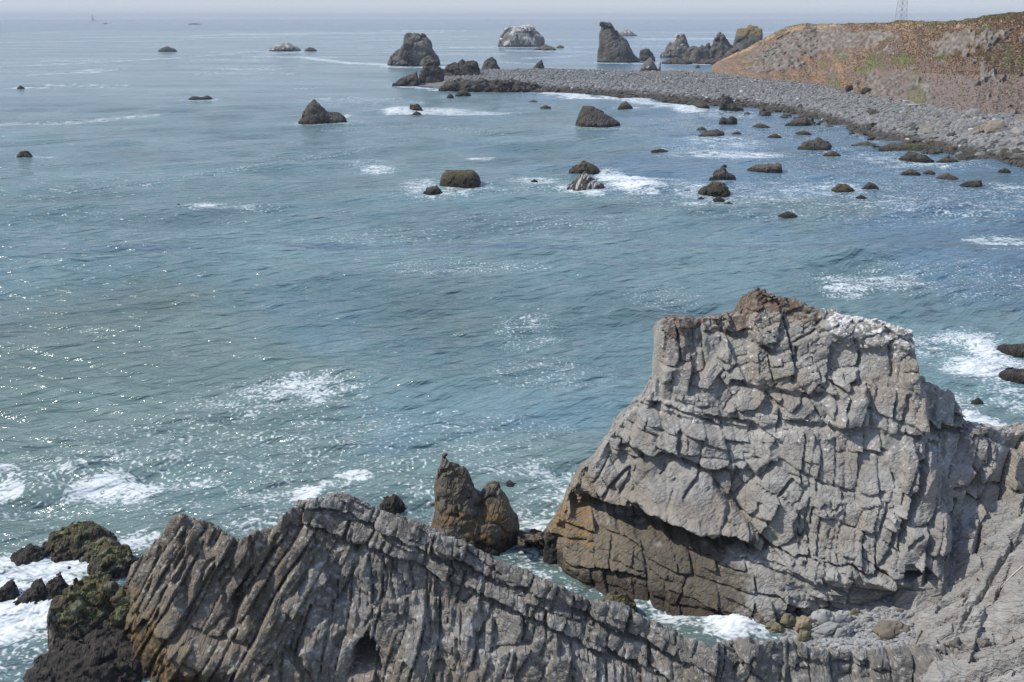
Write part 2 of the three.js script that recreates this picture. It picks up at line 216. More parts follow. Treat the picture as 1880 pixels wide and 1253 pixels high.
{
  const R = [ // how the stone is broken, area by area: direction, block length and height, ...
    { poly: hS([[1180, 560], [1240, 570], [1330, 580], [1330, 640], [1290, 720], [1190, 760]]), ang: 1.5, su: 1.9, sv: 0.62, k: 1 },
    { poly: hS([[1350, 520], [1450, 540], [1700, 600], [1700, 650], [1560, 640], [1530, 700], [1340, 700], [1330, 600]]), ang: 0.5, su: 0.9, sv: 0.42, k: 1.15 },
    { poly: hS([[1520, 630], [1690, 640], [1700, 720], [1520, 700]]), ang: 1.45, su: 2.4, sv: 1.1, k: 0.6 },
    { poly: hS([[1130, 720], [1400, 760], [1560, 780], [1560, 800], [1400, 800], [1140, 770]]), ang: -0.08, su: 0.8, sv: 0.3, k: 0.9 },
    { poly: hS([[1530, 700], [1800, 720], [1800, 810], [1500, 810]]), ang: 1.25, su: 2.6, sv: 0.8, k: 1.0 },
    { poly: hS([[1100, 740], [1440, 800], [1380, 850], [1300, 850], [1120, 830]]), ang: -0.12, su: 1.1, sv: 0.62, k: 0.9 },
    { poly: hS([[1160, 840], [1230, 830], [1330, 870], [1330, 990], [1170, 960]]), ang: 1.0, su: 2.6, sv: 1.2, k: 0.4 },
    { poly: hS([[1430, 790], [1640, 800], [1640, 920], [1520, 930], [1430, 850]]), ang: 1.45, su: 2.2, sv: 0.6, k: 1.15 },
    { poly: hS([[1460, 940], [1640, 920], [1720, 950], [1720, 1080], [1470, 1060]]), ang: 1.3, su: 1.1, sv: 0.5, k: 1.25 },
    { poly: hS([[1640, 800], [1900, 790], [1900, 1000], [1740, 1080], [1640, 1000]]), ang: 1.15, su: 2.8, sv: 0.75, k: 1.2 },
    { poly: hS([[980, 960], [1450, 1060], [1450, 1190], [1250, 1150], [980, 1050]]), ang: -0.1, su: 1.5, sv: 0.7, k: 1.0 },
    { poly: hS([[1350, 1020], [1720, 1080], [1720, 1130], [1450, 1110]]), ang: -0.06, su: 0.95, sv: 0.42, k: 1.1 },
  ];
  const any = { ang: 0.9, su: 1.5, sv: 0.8, k: 1 };
  bedS.each((x, y) => {
    const wx = x + noise3(x * 0.8, y * 0.8, 3) * 0.5, wy = y + noise3(x * 0.8, y * 0.8, 8) * 0.5;
    let r = any, q = 0; for (let i = 0; i < R.length; i++) if (inside(R[i].poly, wx, wy)) { r = R[i]; q = i + 1; }
    let v = joints(x, y, { ang: r.ang, su: r.su * 0.85, sv: r.sv * 1.0, k: r.k, slab: r.slab, seed: 11 + q * 20 });
    v += smooth(-0.1, 0.25, noise3(x * 0.5, y * 0.5, 31)) * blocks2(x, y, { ang: r.ang - 0.2, su: r.su * 0.28, sv: r.sv * 0.34, off: 0.05, tilt: 0.5, crack: 0.09, cw: 0.035, round: 0.02, warp: 0.07, seed: 19 + q * 20 });
    return v + fbm(x * 0.35, y * 0.35, 2, 2) * 0.6;
  });
  // ledges, slabs and hollows
  bedS.area(zo([[140, 875], [260, 885], [400, 895], [560, 955], [700, 1005], [830, 1005], [840, 1070], [740, 1100], [600, 1070], [480, 1046], [380, 1012], [250, 962], [140, 930]]), -3.0, 0.2, 3);
  bedS.area(zo([[150, 790], [270, 830], [400, 850], [560, 895], [700, 945], [820, 950], [830, 1000], [700, 1000], [560, 950], [400, 892], [260, 882], [145, 872]]), 0.75, 0.3, 33);
  bedS.area(zo([[820, 1050], [960, 1068], [1100, 1105], [1300, 1150], [1420, 1170], [1550, 1150], [1560, 1215], [1400, 1200], [1200, 1150], [950, 1090], [820, 1085]]), -2.0, 0.2, 4);
  bedS.area(zo([[1120, 395], [1180, 430], [1250, 400], [1240, 440], [1190, 465], [1150, 450]]), -1.9, 0.3, 5);
  bedS.area(zo([[400, 905], [425, 810], [530, 690], [690, 770], [720, 860], [800, 930], [850, 960], [810, 1010], [560, 950]]), 0.55, 0.3, 6, -0.12);
  bedS.area(zo([[330, 640], [400, 520], [550, 570], [540, 690], [420, 690]]), 0.85, 0.2, 7, 0.05);
  bedS.area(zo([[535, 690], [560, 575], [860, 625], [950, 720], [800, 770], [690, 760]]), 0.6, 0.2, 8);
  bedS.area(zo([[1350, 960], [1420, 640], [1475, 640], [1470, 760], [1400, 990]]), 0.75, 0.15, 9);
  bedS.area(zo([[1480, 640], [1560, 640], [1500, 800], [1420, 1000], [1380, 1050], [1400, 960]]), -0.6, 0.3, 10);
  bedS.area(zo([[485, 200], [560, 190], [560, 330], [530, 430], [485, 430]]), 0.5, 0.25, 11);
  bedS.area(zo([[840, 100], [960, 130], [940, 250], [900, 300], [830, 250]]), 0.6, 0.25, 12);
  bedS.area(zo([[660, 210], [830, 230], [910, 300], [900, 320], [640, 240]]), -0.5, 0.25, 13);
  bedS.area(zo([[1100, 150], [1460, 225], [1455, 290], [1300, 280], [1230, 255], [1100, 220]]), 0.35, 0.12, 14);
  bedS.area(zo([[1150, 560], [1250, 430], [1290, 470], [1290, 590], [1150, 600]]), 0.6, 0.3, 15);
  bedS.area(zo([[570, 200], [640, 215], [630, 330], [575, 330]]), -0.55, 0.15, 16);
  bedS.area(zo([[1540, 890], [1610, 880], [1600, 1000], [1540, 1080], [1490, 1090]]), 0.5, 0.2, 17);
  bedS.area(zo([[130, 930], [390, 1010], [480, 1040], [600, 1060], [620, 1250], [300, 1230], [40, 1060]]), 0.25, 0.5, 18);
  [[[410, 515], [560, 560], [720, 598], [860, 622]], [[860, 622], [960, 590], [1100, 603], [1270, 600], [1420, 640], [1560, 600], [1680, 605]], [[770, 430], [900, 458], [1000, 478], [1160, 482]], [[1170, 440], [1150, 560], [1120, 620]], [[820, 235], [870, 265], [915, 305]],
    [[700, 760], [690, 800], [800, 930], [900, 945]], [[1130, 830], [1040, 780], [950, 725]], [[1130, 820], [1210, 855], [1300, 850], [1350, 850]], [[1545, 880], [1480, 970], [1430, 1040]], [[1615, 880], [1605, 1010], [1560, 1100]], [[1385, 1010], [1330, 1160]],
    [[330, 665], [420, 695], [500, 695], [540, 700], [700, 765]], [[495, 1040], [620, 1085], [760, 1110], [900, 1150], [1100, 1200], [1300, 1230]], [[1290, 440], [1300, 590]], [[1440, 470], [1420, 590]], [[1060, 880], [1050, 980], [1030, 1070]], [[860, 870], [835, 930]], [[420, 700], [370, 800], [330, 860]], [[250, 640], [210, 760], [150, 870]],
    [[1560, 600], [1560, 700]], [[1750, 640], [1750, 740], [1700, 830]], [[1620, 830], [1740, 820], [1880, 830]], [[1500, 1130], [1540, 1200], [1600, 1240]], [[1010, 290], [1000, 420]], [[640, 215], [640, 300], [600, 440]], [[1230, 250], [1260, 320], [1240, 400]], [[1370, 270], [1380, 400]], [[420, 500], [600, 545], [860, 600]], [[960, 480], [950, 590]]]
    .forEach((l, i) => bedS.crack(zo(l), i < 3 ? 0.2 : 0.11, i < 3 ? 0.85 : 0.55, i + 40));
}
const capS = new Relief(SX0, SX1, -70, -42, 0.06); capS.each((x, z) => 0.35 * blocks3(x * 1.1, 3, z * 1.1, 5) + 0.18 * blocks3(x * 3, 3, z * 3, 6));
const spanS = bedS.span(0.64);
const solidS = (x, y, z) => {
  const zf = faceS(x, y) + bedS.at(x, y) + 0.12 * noise3(x * 1.7, y * 1.7, z * 1.7), e = eCS(x), zc = zCS(x);
  const top = e + 0.25 + capS.at(x, z) - 0.3 * max(0, zc - z);
  return smax(smax((z - zf) * 0.65, y - top, 0.15), (zc - 3.2 + noise3(x * 0.7, y * 0.7, 5) - z) * 0.7, 0.4);
};
const rim = (y, a, b) => (y > b ? y - b : y < a ? y - a : 0);
const nearS = (x, y, z) => max(spanS(x, y, z - faceS(x, y)) * 0.62, rim(y, min(eCS(x - 0.4), eCS(x), eCS(x + 0.4)) - 0.6, max(eCS(x - 0.4), eCS(x), eCS(x + 0.4)) + 0.5), (zCS(x) - 3.2 - z) * 0.8);
const CELL = globalThis.ROUGH ? 0.16 : 0.078;
{
  const g = solid(solidS, [0.3, -0.7, -68], [29, 16, -43], CELL, nearS, 0.55);
  paint(g, (x, y, z, nx, ny, nz, o) => {
    const n = fbm(x * 0.6, y * 0.6, z * 0.6, 4), m = fbm(x * 4, y * 4, z * 4, 3), big = noise3(x * 0.25, y * 0.4, z * 0.25);
    o[0] = 0.292; o[1] = 0.278; o[2] = 0.252;
    mixTo(o, 0.35, 0.34, 0.315, smooth(0, 0.35, n)); mixTo(o, 0.20, 0.19, 0.175, smooth(0.05, 0.4, -n)); mixTo(o, 0.25, 0.21, 0.165, smooth(0.1, 0.35, big + m * 0.4) * 0.6);
    const low = y + n * 1.6 - 0.07 * (x - 6); // the brown stained bench
    mixTo(o, 0.1, 0.083, 0.06, smooth(3.0, 2.5, low) * smooth(13.5, 11.2, x + n * 4 + m * 2) * 0.92);
    mixTo(o, 0.22, 0.175, 0.12, smooth(6.5, 3, y + n * 3) * smooth(8, 4, x + n * 3) * 0.7);
    if (m + n * 0.5 > 0.12) mixTo(o, 0.045, 0.035, 0.026, smooth(1.15, 0.75, y + m * 1.2 - max(0, 3 - x) * 0.3) * (x < 16 ? 1 : 0));
    else mixTo(o, 0.06, 0.046, 0.032, smooth(0.8, 0.5, y + m) * (x < 16 ? 1 : 0));
    const e = eCS(x);
    if (y > e - 1.5 && x > 17.3 && x < 21.6) mixTo(o, 0.62, 0.60, 0.57, smooth(0.0, 0.16, m + n * 0.4 + (y - e + 0.55) * 0.3)); // droppings of sea birds
    if (m > 0.3 && y > 8) mixTo(o, 0.6, 0.58, 0.55, 0.7);
    if (y > e - 0.75 + n && x < 16.9 && x > 8.8) mixTo(o, 0.13, 0.085, 0.058, smooth(-0.12, 0.08, m + (x > 13 && x < 16 ? 0.12 : x < 11 ? 0.06 : -0.05))); // crumbling brown shale on top
    if (y > 12.2 && y < 13.1 && x > 9.6 && x < 10.6) mixTo(o, 0.34, 0.24, 0.16, smooth(-0.1, 0.1, m) * 0.6);
    if (x < 4.6 && y > 1.6 && y < 3 && m > 0.02) mixTo(o, 0.26, 0.14, 0.03, 0.7);
    const f = 1 + m * 0.35; o[0] *= f; o[1] *= f; o[2] *= f;
  }, (x, y, z) => [x * 0.785 + z * 0.62, y * 1.25]);
  put(new THREE.Mesh(g.deleteAttribute('normal'), chipped), 'sea_cliff_rock', 'huge pale grey layered rock with cracked ledges and a dark undercut above a brown bench', 'rock');
  lap('stack ' + g.index.count / 3);
}
// ---------------------------------------------------------------- the slanting ridge along the bottom
const RX0 = -27, RX1 = 33;
const crestR = L([[190, 1150, -1.2], [222, 1100, 0.4], [238, 1050, 3.4], [248, 1028, 4.5], [285, 985, 5.7], [318, 950, 6.7], [335, 943, 6.9], [372, 956, 6.7], [405, 975, 6.3], [432, 990, 6.0], [470, 972, 6.6], [498, 960, 6.9], [516, 945, 7.3], [548, 918, 7.8], [580, 916, 7.9], [622, 905, 8.1], [700, 936, 7.6], [800, 975, 6.9], [900, 1020, 6.2], [1000, 1064, 5.5], [1050, 1088, 5.1], [1100, 1104, 4.8], [1150, 1115, 4.6], [1200, 1142, 4.1], [1250, 1165, 3.8], [1310, 1188, 3.5], [1350, 1176, 3.7], [1420, 1176, 3.7], [1500, 1190, 3.5], [1580, 1192, 3.5], [1690, 1186, 3.8], [1780, 1176, 4.2], [1880, 1172, 4.4], [2300, 1140, 5.4]]);
const zCR = zOf(crestR, RX0, RX1), eCR = yOf(crestR, RX0, RX1);
const leanR = table(interp([[-27, 0.5], [-19, 0.55], [-16, 0.75], [-9, 0.58], [0, 0.6], [10, 0.7], [33, 0.7]]), RX0, RX1);
const faceR = (x, y) => zCR(x) + (eCR(x) - y) * leanR(x);
const bedR = new Relief(RX0, RX1, -4, 9.5, 0.04);
const hR = (l) => l.map(([x, y]) => hit(x, y, faceR)), z7 = (l) => hR(l.map(([x, y]) => [500 + x * 0.3457, 820 + y * 0.3457])), z6 = (l) => hR(l.map(([x, y]) => [x * 0.3457, 820 + y * 0.3457])), z8 = (l) => hR(l.map(([x, y]) => [1080 + x * 0.4255, 900 + y * 0.4255]));
const line1 = z7([[200, 330], [360, 362], [500, 432], [620, 480], [760, 530], [870, 590], [980, 622], [1080, 680], [1240, 750], [1400, 800], [1560, 870], [1680, 930], [1800, 970], [1880, 1020], [2150, 1130]]);
const line2 = z7([[60, 450], [180, 440], [300, 490], [480, 550], [600, 592], [720, 632], [860, 700], [960, 760], [1080, 800], [1200, 860], [1380, 930], [1520, 1000], [1660, 1090], [1760, 1122], [1880, 1172], [2100, 1250]]);
{
  const y1 = interp(line1), y2 = interp(line2), joinX = line1[0][0], endX = line2[line2.length - 1][0];
  bedR.each((x, y) => {
    const wob = noise3(x * 0.7, y * 0.7, 4) * 0.16;
    let o, v = 0, q = 0;
    const beds = x > joinX - 1.2 && x < endX + 1;
    if (beds && y + wob > y2(x)) { o = { ang: -0.27, su: 0.85, sv: 0.8, k: 0.85 }; q = 1; v = y + wob > y1(x) ? 0.12 : -0.1; }
    else if (x < -9.5 + (y - 4) * 0.55 + noise3(y, 2, 2)) { o = { ang: 1.02, su: 3.4, sv: 0.6, k: 1.0 }; q = 2; v = -0.1; }
    else if (x < 7) { o = { ang: 1.38 + 0.2 * noise3(x * 0.3, y * 0.3, 5), su: 1.5, sv: 0.48, k: 1.2 }; q = 3; v = -0.35; }
    else { o = { ang: x < 12 ? 1.15 : 1.5, su: 1.5, sv: 0.75, k: 1.0 }; q = 4; }
    v += joints(x, y, { ang: o.ang, su: o.su * 0.85, sv: o.sv * 0.95, k: o.k, seed: 111 + q * 20 });
    v += 0.55 * blocks2(x, y, { ang: o.ang - 0.15, su: o.su * 0.3, sv: o.sv * 0.36, off: 0.04, tilt: 0.5, crack: 0.07, cw: 0.03, round: 0.03, warp: 0.07, seed: 119 + q * 20 });
    return v + fbm(x * 0.35, y * 0.35, 6, 3) * 0.8;
  });
  bedR.crack(line1, 0.13, 0.75, 3); bedR.crack(line2, 0.15, 0.8, 4);
  bedR.area(z7([[490, 985], [540, 1050], [585, 1260], [380, 1260], [420, 1120]]), -3.2, 0.4, 5);
  bedR.area(z6([[1560, 720], [1640, 500], [1700, 520], [1620, 760], [1420, 960], [1300, 1080]]), -0.55, 0.35, 6);
  bedR.area(z6([[990, 400], [1010, 400], [960, 640], [900, 700], [940, 560]]), -0.5, 0.15, 7);
  bedR.area(z6([[860, 1250], [880, 1020], [1000, 980], [1120, 1040], [1280, 1090], [1300, 1250]]), 0.7, 0.4, 8);
  bedR.area(z7([[110, 1100], [260, 880], [380, 1000], [340, 1120], [240, 1200], [150, 1200]]), 0.8, 0.5, 9);
  bedR.area(z7([[820, 880], [960, 860], [980, 1250], [860, 1250]]), -0.3, 0.3, 10);
  [[[1340, 470], [1310, 690], [1200, 900], [1090, 1000]], [[1480, 460], [1380, 680], [1280, 840], [1180, 1040]], [[1160, 560], [1080, 660], [1040, 800], [960, 960]], [[840, 560], [800, 700], [780, 760]], [[980, 640], [860, 800], [830, 900]], [[1260, 520], [1220, 640], [1140, 760]], [[860, 1060], [1000, 1150], [1120, 1230]], [[1000, 980], [1120, 1030], [1300, 1080], [1420, 1200]]].forEach((l, i) => bedR.crack(z6(l), 0.1, 0.5, 60 + i));
  [[[470, 570], [400, 760], [290, 900], [180, 1040]], [[620, 610], [600, 800], [530, 900], [490, 980]], [[720, 640], [740, 780], [700, 920]], [[830, 720], [820, 900], [840, 1100]], [[1000, 800], [960, 960], [980, 1180]], [[1180, 870], [1120, 1000], [1040, 1220]], [[1370, 940], [1300, 1060], [1280, 1230]], [[1500, 1010], [1420, 1140]], [[1690, 820], [1660, 1000], [1650, 1090]], [[430, 420], [420, 530]], [[250, 300], [250, 340]], [[600, 470], [575, 580]], [[830, 500], [800, 640]], [[990, 540], [930, 720]], [[1180, 640], [1110, 790]], [[1480, 740], [1380, 920]]].forEach((l, i) => bedR.crack(z7(l), 0.08, 0.45, 80 + i));
  [[[0, 570], [170, 660], [400, 740], [560, 800]], [[180, 540], [170, 640], [100, 760]], [[730, 690], [640, 800]], [[900, 660], [910, 790]], [[1060, 680], [1050, 800]], [[1440, 660], [1640, 690], [1880, 700]], [[1640, 690], [1620, 820]], [[920, 740], [1100, 790], [1300, 800]]].forEach((l, i) => bedR.crack(z8(l), 0.08, 0.5, 100 + i));
}
const capR = new Relief(RX0, RX1, -56, -36, 0.06); capR.each((x, z) => 0.32 * blocks3(x * 1.3, 7, z * 1.3, 15) + 0.12 * blocks3(x * 3.5, 3, z * 3.5, 16));
const spanR = bedR.span(0.64);
const solidR = (x, y, z) => {
  const zc = zCR(x), e = eCR(x), top = e + 0.1 + capR.at(x, z) - 0.78 * max(0, zc - z);
  return smax(smax((z - faceR(x, y) - bedR.at(x, y) - 0.1 * noise3(x * 1.9, y * 1.9, z * 1.9)) * 0.8, y - top, 0.2), (zc - 2.2 - (e - y) * 0.25 + noise3(x * 0.8, y * 0.8, 5) * 0.6 - z) * 0.8, 0.4);
};
const nearR = (x, y, z) => max(spanR(x, y, z - faceR(x, y)) * 0.75, y - eCR(x) - 0.3, (zCR(x) - 2.2 - (eCR(x) - y) * 0.25 - z) * 0.8);
{
  const g = solid(solidR, [-24.5, -1.0, -54], [28, 9.2, -37], CELL, nearR, 0.6);
  paint(g, (x, y, z, nx, ny, nz, o) => {
    const n = fbm(x * 0.6, y * 0.6, z * 0.6, 4), m = fbm(x * 4, y * 4, z * 4, 3), big = noise3(x * 0.2, y * 0.3, z * 0.2);
    o[0] = 0.18; o[1] = 0.166; o[2] = 0.145;
    mixTo(o, 0.27, 0.256, 0.234, smooth(0.02, 0.35, n)); mixTo(o, 0.1, 0.092, 0.08, smooth(0.05, 0.4, -n));
    mixTo(o, 0.15, 0.123, 0.09, smooth(-8, -13, x + big * 4 + m * 3) * 0.85); mixTo(o, 0.2, 0.165, 0.12, smooth(2.4, 1.2, y + n * 2.2) * 0.6);
    if (m > 0.2) mixTo(o, 0.42, 0.41, 0.385, 0.5);
    const west = x + 16.6 + noise3(y * 0.6, z * 0.6, 3) * 1.5 - (4 - y) * 0.5; // weed and mussels at the seaward end
    if (west < 0) mixTo(o, 0.05, 0.038, 0.024, smooth(2.6, 1.9, y + m * 2 + n * 2));
    if (west < 1 && m > 0.06) mixTo(o, 0.17, 0.1, 0.025, smooth(3.6, 2.6, y + n * 2) * 0.75);
    const f = 1 + m * 0.4; o[0] *= f; o[1] *= f; o[2] *= f;
  }, (x, y, z) => [x, y * 1.2 + z * 0.15]);
  put(new THREE.Mesh(g.deleteAttribute('normal'), chipped), 'rock_ridge', 'long slanting ridge of brown and grey jointed rock across the bottom foreground', 'rock');
  lap('ridge ' + g.index.count / 3);
}
// ---------------------------------------------------------------- pale cracked slope at the right edge, and the cove between
let slopeMesh;
const coveH = (x, z) => clamp(-0.15 + 0.235 * (x - 11.4) + 0.06 * (z + 47), -1.2, 1.85) + 0.1 * fbm(x * 0.8, 0, z * 0.8, 3);
{
  const rel = new Relief(14, 34, -56, -32, 0.04);
  rel.each((x, z) => joints(x, z, { ang: 0.5, su: 1.3, sv: 0.9, k: 0.9, slab: 1.1, seed: 301 }) + 0.6 * blocks2(x, z, { ang: 0.9, su: 0.8, sv: 0.55, off: 0.06, tilt: 0.35, crack: 0.2, cw: 0.035, round: 0.03, warp: 0.17, seed: 305 }) + 0.6 * blocks2(x, z, { ang: 0.3, su: 0.33, sv: 0.26, off: 0.025, tilt: 0.3, crack: 0.07, cw: 0.03, round: 0.01, warp: 0.11, seed: 309 }) + fbm(x * 0.4, z * 0.4, 9, 3) * 0.9);
  rel.crack(L([[1880, 1040], [1840, 1065], [1790, 1110], [1770, 1150]], 4).map((p) => [p[0], p[2]]), 0.16, 0.7, 5);
  const edge = (z) => 18.9 + 0.25 * (z + 46) * (z > -46 ? -1.2 : 0.05) + 0.5 * noise3(z * 0.5, 1, 1);
  const top = (x, z) => { const a = x - edge(z); return a < 0 ? 1.0 + a * 2.2 : 1.0 + 1.1 * smooth(0, 0.9, a) + 0.55 * a + 0.1 * (z + 48) + 0.5 * smooth(3, 5, a); };
  const f = (x, y, z) => smax((y - top(x, z) - rel.at(x, z) - 0.08 * noise3(x * 2, y * 2, z * 2)) * 0.8, (16.3 + noise3(y, z, 2) * 0.3 - x) * 0.8, 0.3);
  const g = solid(f, [16, -0.3, -52], [29, 9.5, -33], CELL, (x, y, z) => max((y - top(x, z)) * 0.7, 16.3 - x), 1.4);
  paint(g, (x, y, z, nx, ny, nz, o) => {
    const n = fbm(x * 0.6, y * 0.6, z * 0.6, 4), m = fbm(x * 4, y * 4, z * 4, 3);
    o[0] = 0.262; o[1] = 0.253; o[2] = 0.235; mixTo(o, 0.33, 0.32, 0.3, smooth(0, 0.35, n)); mixTo(o, 0.22, 0.19, 0.165, smooth(0.05, 0.35, -n) * 0.9); if (m > 0.22) mixTo(o, 0.25, 0.2, 0.165, 0.6);
    const k = 1 + m * 0.35; o[0] *= k; o[1] *= k; o[2] *= k;
  }, (x, y, z) => [x * 1.05, y * 0.95 - z * 0.85]);
  slopeMesh = put(new THREE.Mesh(g.deleteAttribute('normal'), chipped), 'rock_slope', 'pale grey cracked rock slope at the right edge beside the pebble cove', 'rock');
  lap('slope');
}
// ---------------------------------------------------------------- the sea: swell, ripples, foam
const FOAM = []; // drifting and breaking foam, painted sun sparkle too: centre, half sizes, strength, lift of the water
function foam(px, py, rx, ry, s, lift = 0) { const c = P(px, py), a = P(px + rx, py), n = P(px, py - ry), f = P(px, py + ry); FOAM.push({ x: c[0], z: (n[2] + f[2]) / 2, rx: a[0] - c[0], rz: abs(f[2] - n[2]) / 2, s, lift, k: c[0] / c[2] }); }
function streak(l, w, s, lift = 0) { for (let i = 1; i < l.length; i++) { const n = max(1, Math.ceil(hypot(l[i][0] - l[i - 1][0], (l[i][1] - l[i - 1][1]) * 3) / (w * 2.5))); for (let k = 0; k < n; k++) { const t = (k + 0.5) / n; foam(lerp(l[i - 1][0], l[i][0], t), lerp(l[i - 1][1], l[i][1], t), w * 2.2, w, s, lift); } } }
[[210, 905, 85, 20, 0.95], [130, 892, 70, 14, 0.6], [20, 885, 50, 12, 0.7], [8, 912, 36, 12, 0.85], [60, 942, 70, 9, 0.45], [430, 850, 330, 80, 0.34], [250, 880, 220, 40, 0.4], [545, 712, 85, 20, 0.8], [500, 735, 130, 26, 0.5], [620, 700, 60, 16, 0.3], [970, 612, 45, 25, 0.42], [720, 770, 130, 22, 0.28], [900, 790, 120, 22, 0.3], [850, 830, 120, 14, 0.36], [1010, 690, 90, 25, 0.3], [560, 780, 160, 40, 0.3],
  [566, 914, 24, 11, 1], [650, 890, 30, 7, 0.95], [610, 902, 28, 7, 0.8], [520, 935, 60, 22, 0.55], [455, 965, 50, 16, 0.45], [620, 950, 24, 14, 0.8], [720, 975, 50, 14, 0.45], [770, 935, 60, 40, 0.4], [770, 990, 40, 20, 0.5], [940, 868, 100, 16, 0.42], [1005, 920, 46, 40, 0.62], [985, 975, 52, 48, 0.66], [1000, 1040, 60, 30, 0.5], [960, 1030, 40, 16, 0.6], [1040, 890, 30, 30, 0.55], [1080, 1080, 50, 18, 0.5], [1180, 1108, 70, 22, 0.62], [1270, 1135, 60, 24, 0.85, 0.1], [1350, 1158, 55, 30, 1.1, 0.35],
  [60, 1062, 130, 34, 0.95, 0.1], [150, 1045, 60, 26, 0.95, 0.1], [60, 1125, 100, 45, 1.1, 0.3], [110, 1110, 60, 40, 1.1, 0.3], [30, 1175, 90, 30, 0.72], [0, 1060, 60, 40, 0.9], [245, 1003, 45, 18, 0.75, 0.1], [90, 1015, 40, 14, 0.8], [40, 1225, 90, 25, 0.45], [0, 980, 120, 20, 0.25],
  [1720, 636, 60, 9, 0.7], [1775, 632, 50, 13, 0.85, 0.3], [1815, 650, 34, 20, 1, 0.5], [1800, 680, 50, 22, 1, 0.4], [1770, 688, 34, 12, 0.8], [1860, 672, 40, 10, 0.8], [1870, 730, 70, 24, 0.55], [1795, 776, 40, 18, 1, 0.2], [1760, 735, 60, 12, 0.5], [1850, 790, 60, 12, 0.6], [1740, 650, 60, 26, 0.35],
  [1600, 516, 90, 14, 0.62], [1555, 532, 40, 9, 0.75], [1640, 507, 45, 7, 0.6], [1760, 535, 90, 14, 0.32], [1850, 447, 60, 11, 0.72], [1872, 352, 40, 12, 0.6], [1720, 500, 120, 18, 0.25], [1860, 510, 60, 16, 0.3], [1220, 545, 60, 18, 0.25], [860, 492, 120, 14, 0.32], [700, 440, 120, 18, 0.25], [1000, 410, 150, 16, 0.2],
  [1165, 338, 46, 13, 1.1, 0.7], [1125, 328, 30, 12, 1, 0.5], [1190, 347, 20, 7, 0.9, 0.2], [1075, 349, 46, 7, 0.85], [985, 332, 42, 6, 0.75], [800, 352, 60, 12, 0.62], [775, 340, 30, 9, 0.7], [870, 345, 40, 6, 0.6], [960, 350, 150, 5, 0.35], [372, 383, 28, 6, 0.9, 0.1], [445, 384, 60, 5, 0.5], [692, 312, 28, 7, 0.75, 0.15], [882, 293, 24, 4, 0.8], [670, 300, 40, 5, 0.4],
  [735, 203, 28, 6, 1, 0.5], [800, 205, 60, 5, 0.85], [870, 209, 60, 4, 0.8], [1330, 262, 60, 14, 0.6], [1350, 285, 80, 7, 0.8], [1300, 275, 80, 9, 0.5], [1260, 285, 60, 6, 0.5], [1580, 365, 330, 34, 0.36], [1650, 372, 130, 12, 0.5], [1520, 350, 80, 10, 0.6], [1380, 360, 130, 16, 0.5], [1270, 350, 40, 18, 0.6], [1300, 375, 60, 10, 0.55], [1750, 385, 140, 14, 0.45], [1830, 360, 60, 12, 0.4], [1560, 310, 120, 12, 0.3], [1640, 296, 60, 10, 0.6], [1700, 303, 60, 6, 0.6], [1230, 332, 30, 6, 0.45], [1470, 300, 90, 14, 0.25], [1420, 240, 120, 18, 0.28], [1560, 285, 90, 10, 0.4],
  [1262, 201, 26, 6, 1, 0.6], [1240, 196, 34, 4, 0.8], [1330, 210, 60, 8, 0.55], [1250, 230, 60, 10, 0.3], [1165, 199, 30, 2.5, 0.7], [610, 226, 60, 4, 0.6], [632, 215, 8, 4, 0.9, 0.3], [570, 229, 40, 3, 0.6], [1098, 236, 50, 2.5, 0.5], [640, 185, 90, 6, 0.45], [720, 190, 60, 4, 0.4], [370, 184, 40, 2, 0.6], [48, 161, 34, 1.6, 0.8], [70, 290, 30, 3, 0.5]].forEach((a) => foam(...a));
streak([[1000, 170], [1060, 177], [1127, 181], [1200, 190], [1290, 200]], 4, 0.85, 0.1); streak([[0, 229], [90, 226], [190, 221], [285, 214]], 2.4, 0.62); streak([[0, 122], [150, 116], [300, 108], [450, 97]], 1.6, 0.6); streak([[560, 106], [640, 116], [720, 119]], 1.5, 0.8); streak([[720, 156], [780, 163], [830, 166]], 2, 0.7); streak([[800, 118], [900, 113], [1000, 119]], 1.4, 0.5); streak([[930, 93], [1090, 95]], 1.2, 0.6); streak([[1090, 115], [1180, 117], [1300, 118]], 1.3, 0.7); streak([[1180, 72], [1340, 70]], 1.2, 0.75); streak([[380, 96], [560, 94]], 1.1, 0.55); streak([[560, 240], [760, 230], [960, 250]], 3, 0.24); streak([[900, 165], [1000, 168]], 1.6, 0.7); streak([[300, 330], [520, 300], [760, 260]], 5, 0.22); streak([[100, 350], [330, 335]], 5, 0.25); streak([[1380, 206], [1470, 218], [1560, 244], [1640, 276], [1780, 300], [1880, 318]], 3, 0.4); streak([[700, 122], [760, 124], [830, 119]], 1.3, 0.7); streak([[1040, 103], [1100, 97]], 1, 0.5);
{ const r = rng(5); for (let i = 0; i < 90; i++) { const y = 46 + 150 * r() * r(), x = -60 + 2000 * r(); streak([[x, y], [x + (60 + 200 * r()) * (y < 90 ? 1.4 : 0.7), y - (r() - 0.3) * y * 0.06]], 0.5 + y / 110, 0.4 + 0.3 * r()); } }
const LIFT = FOAM.filter((f) => f.lift);
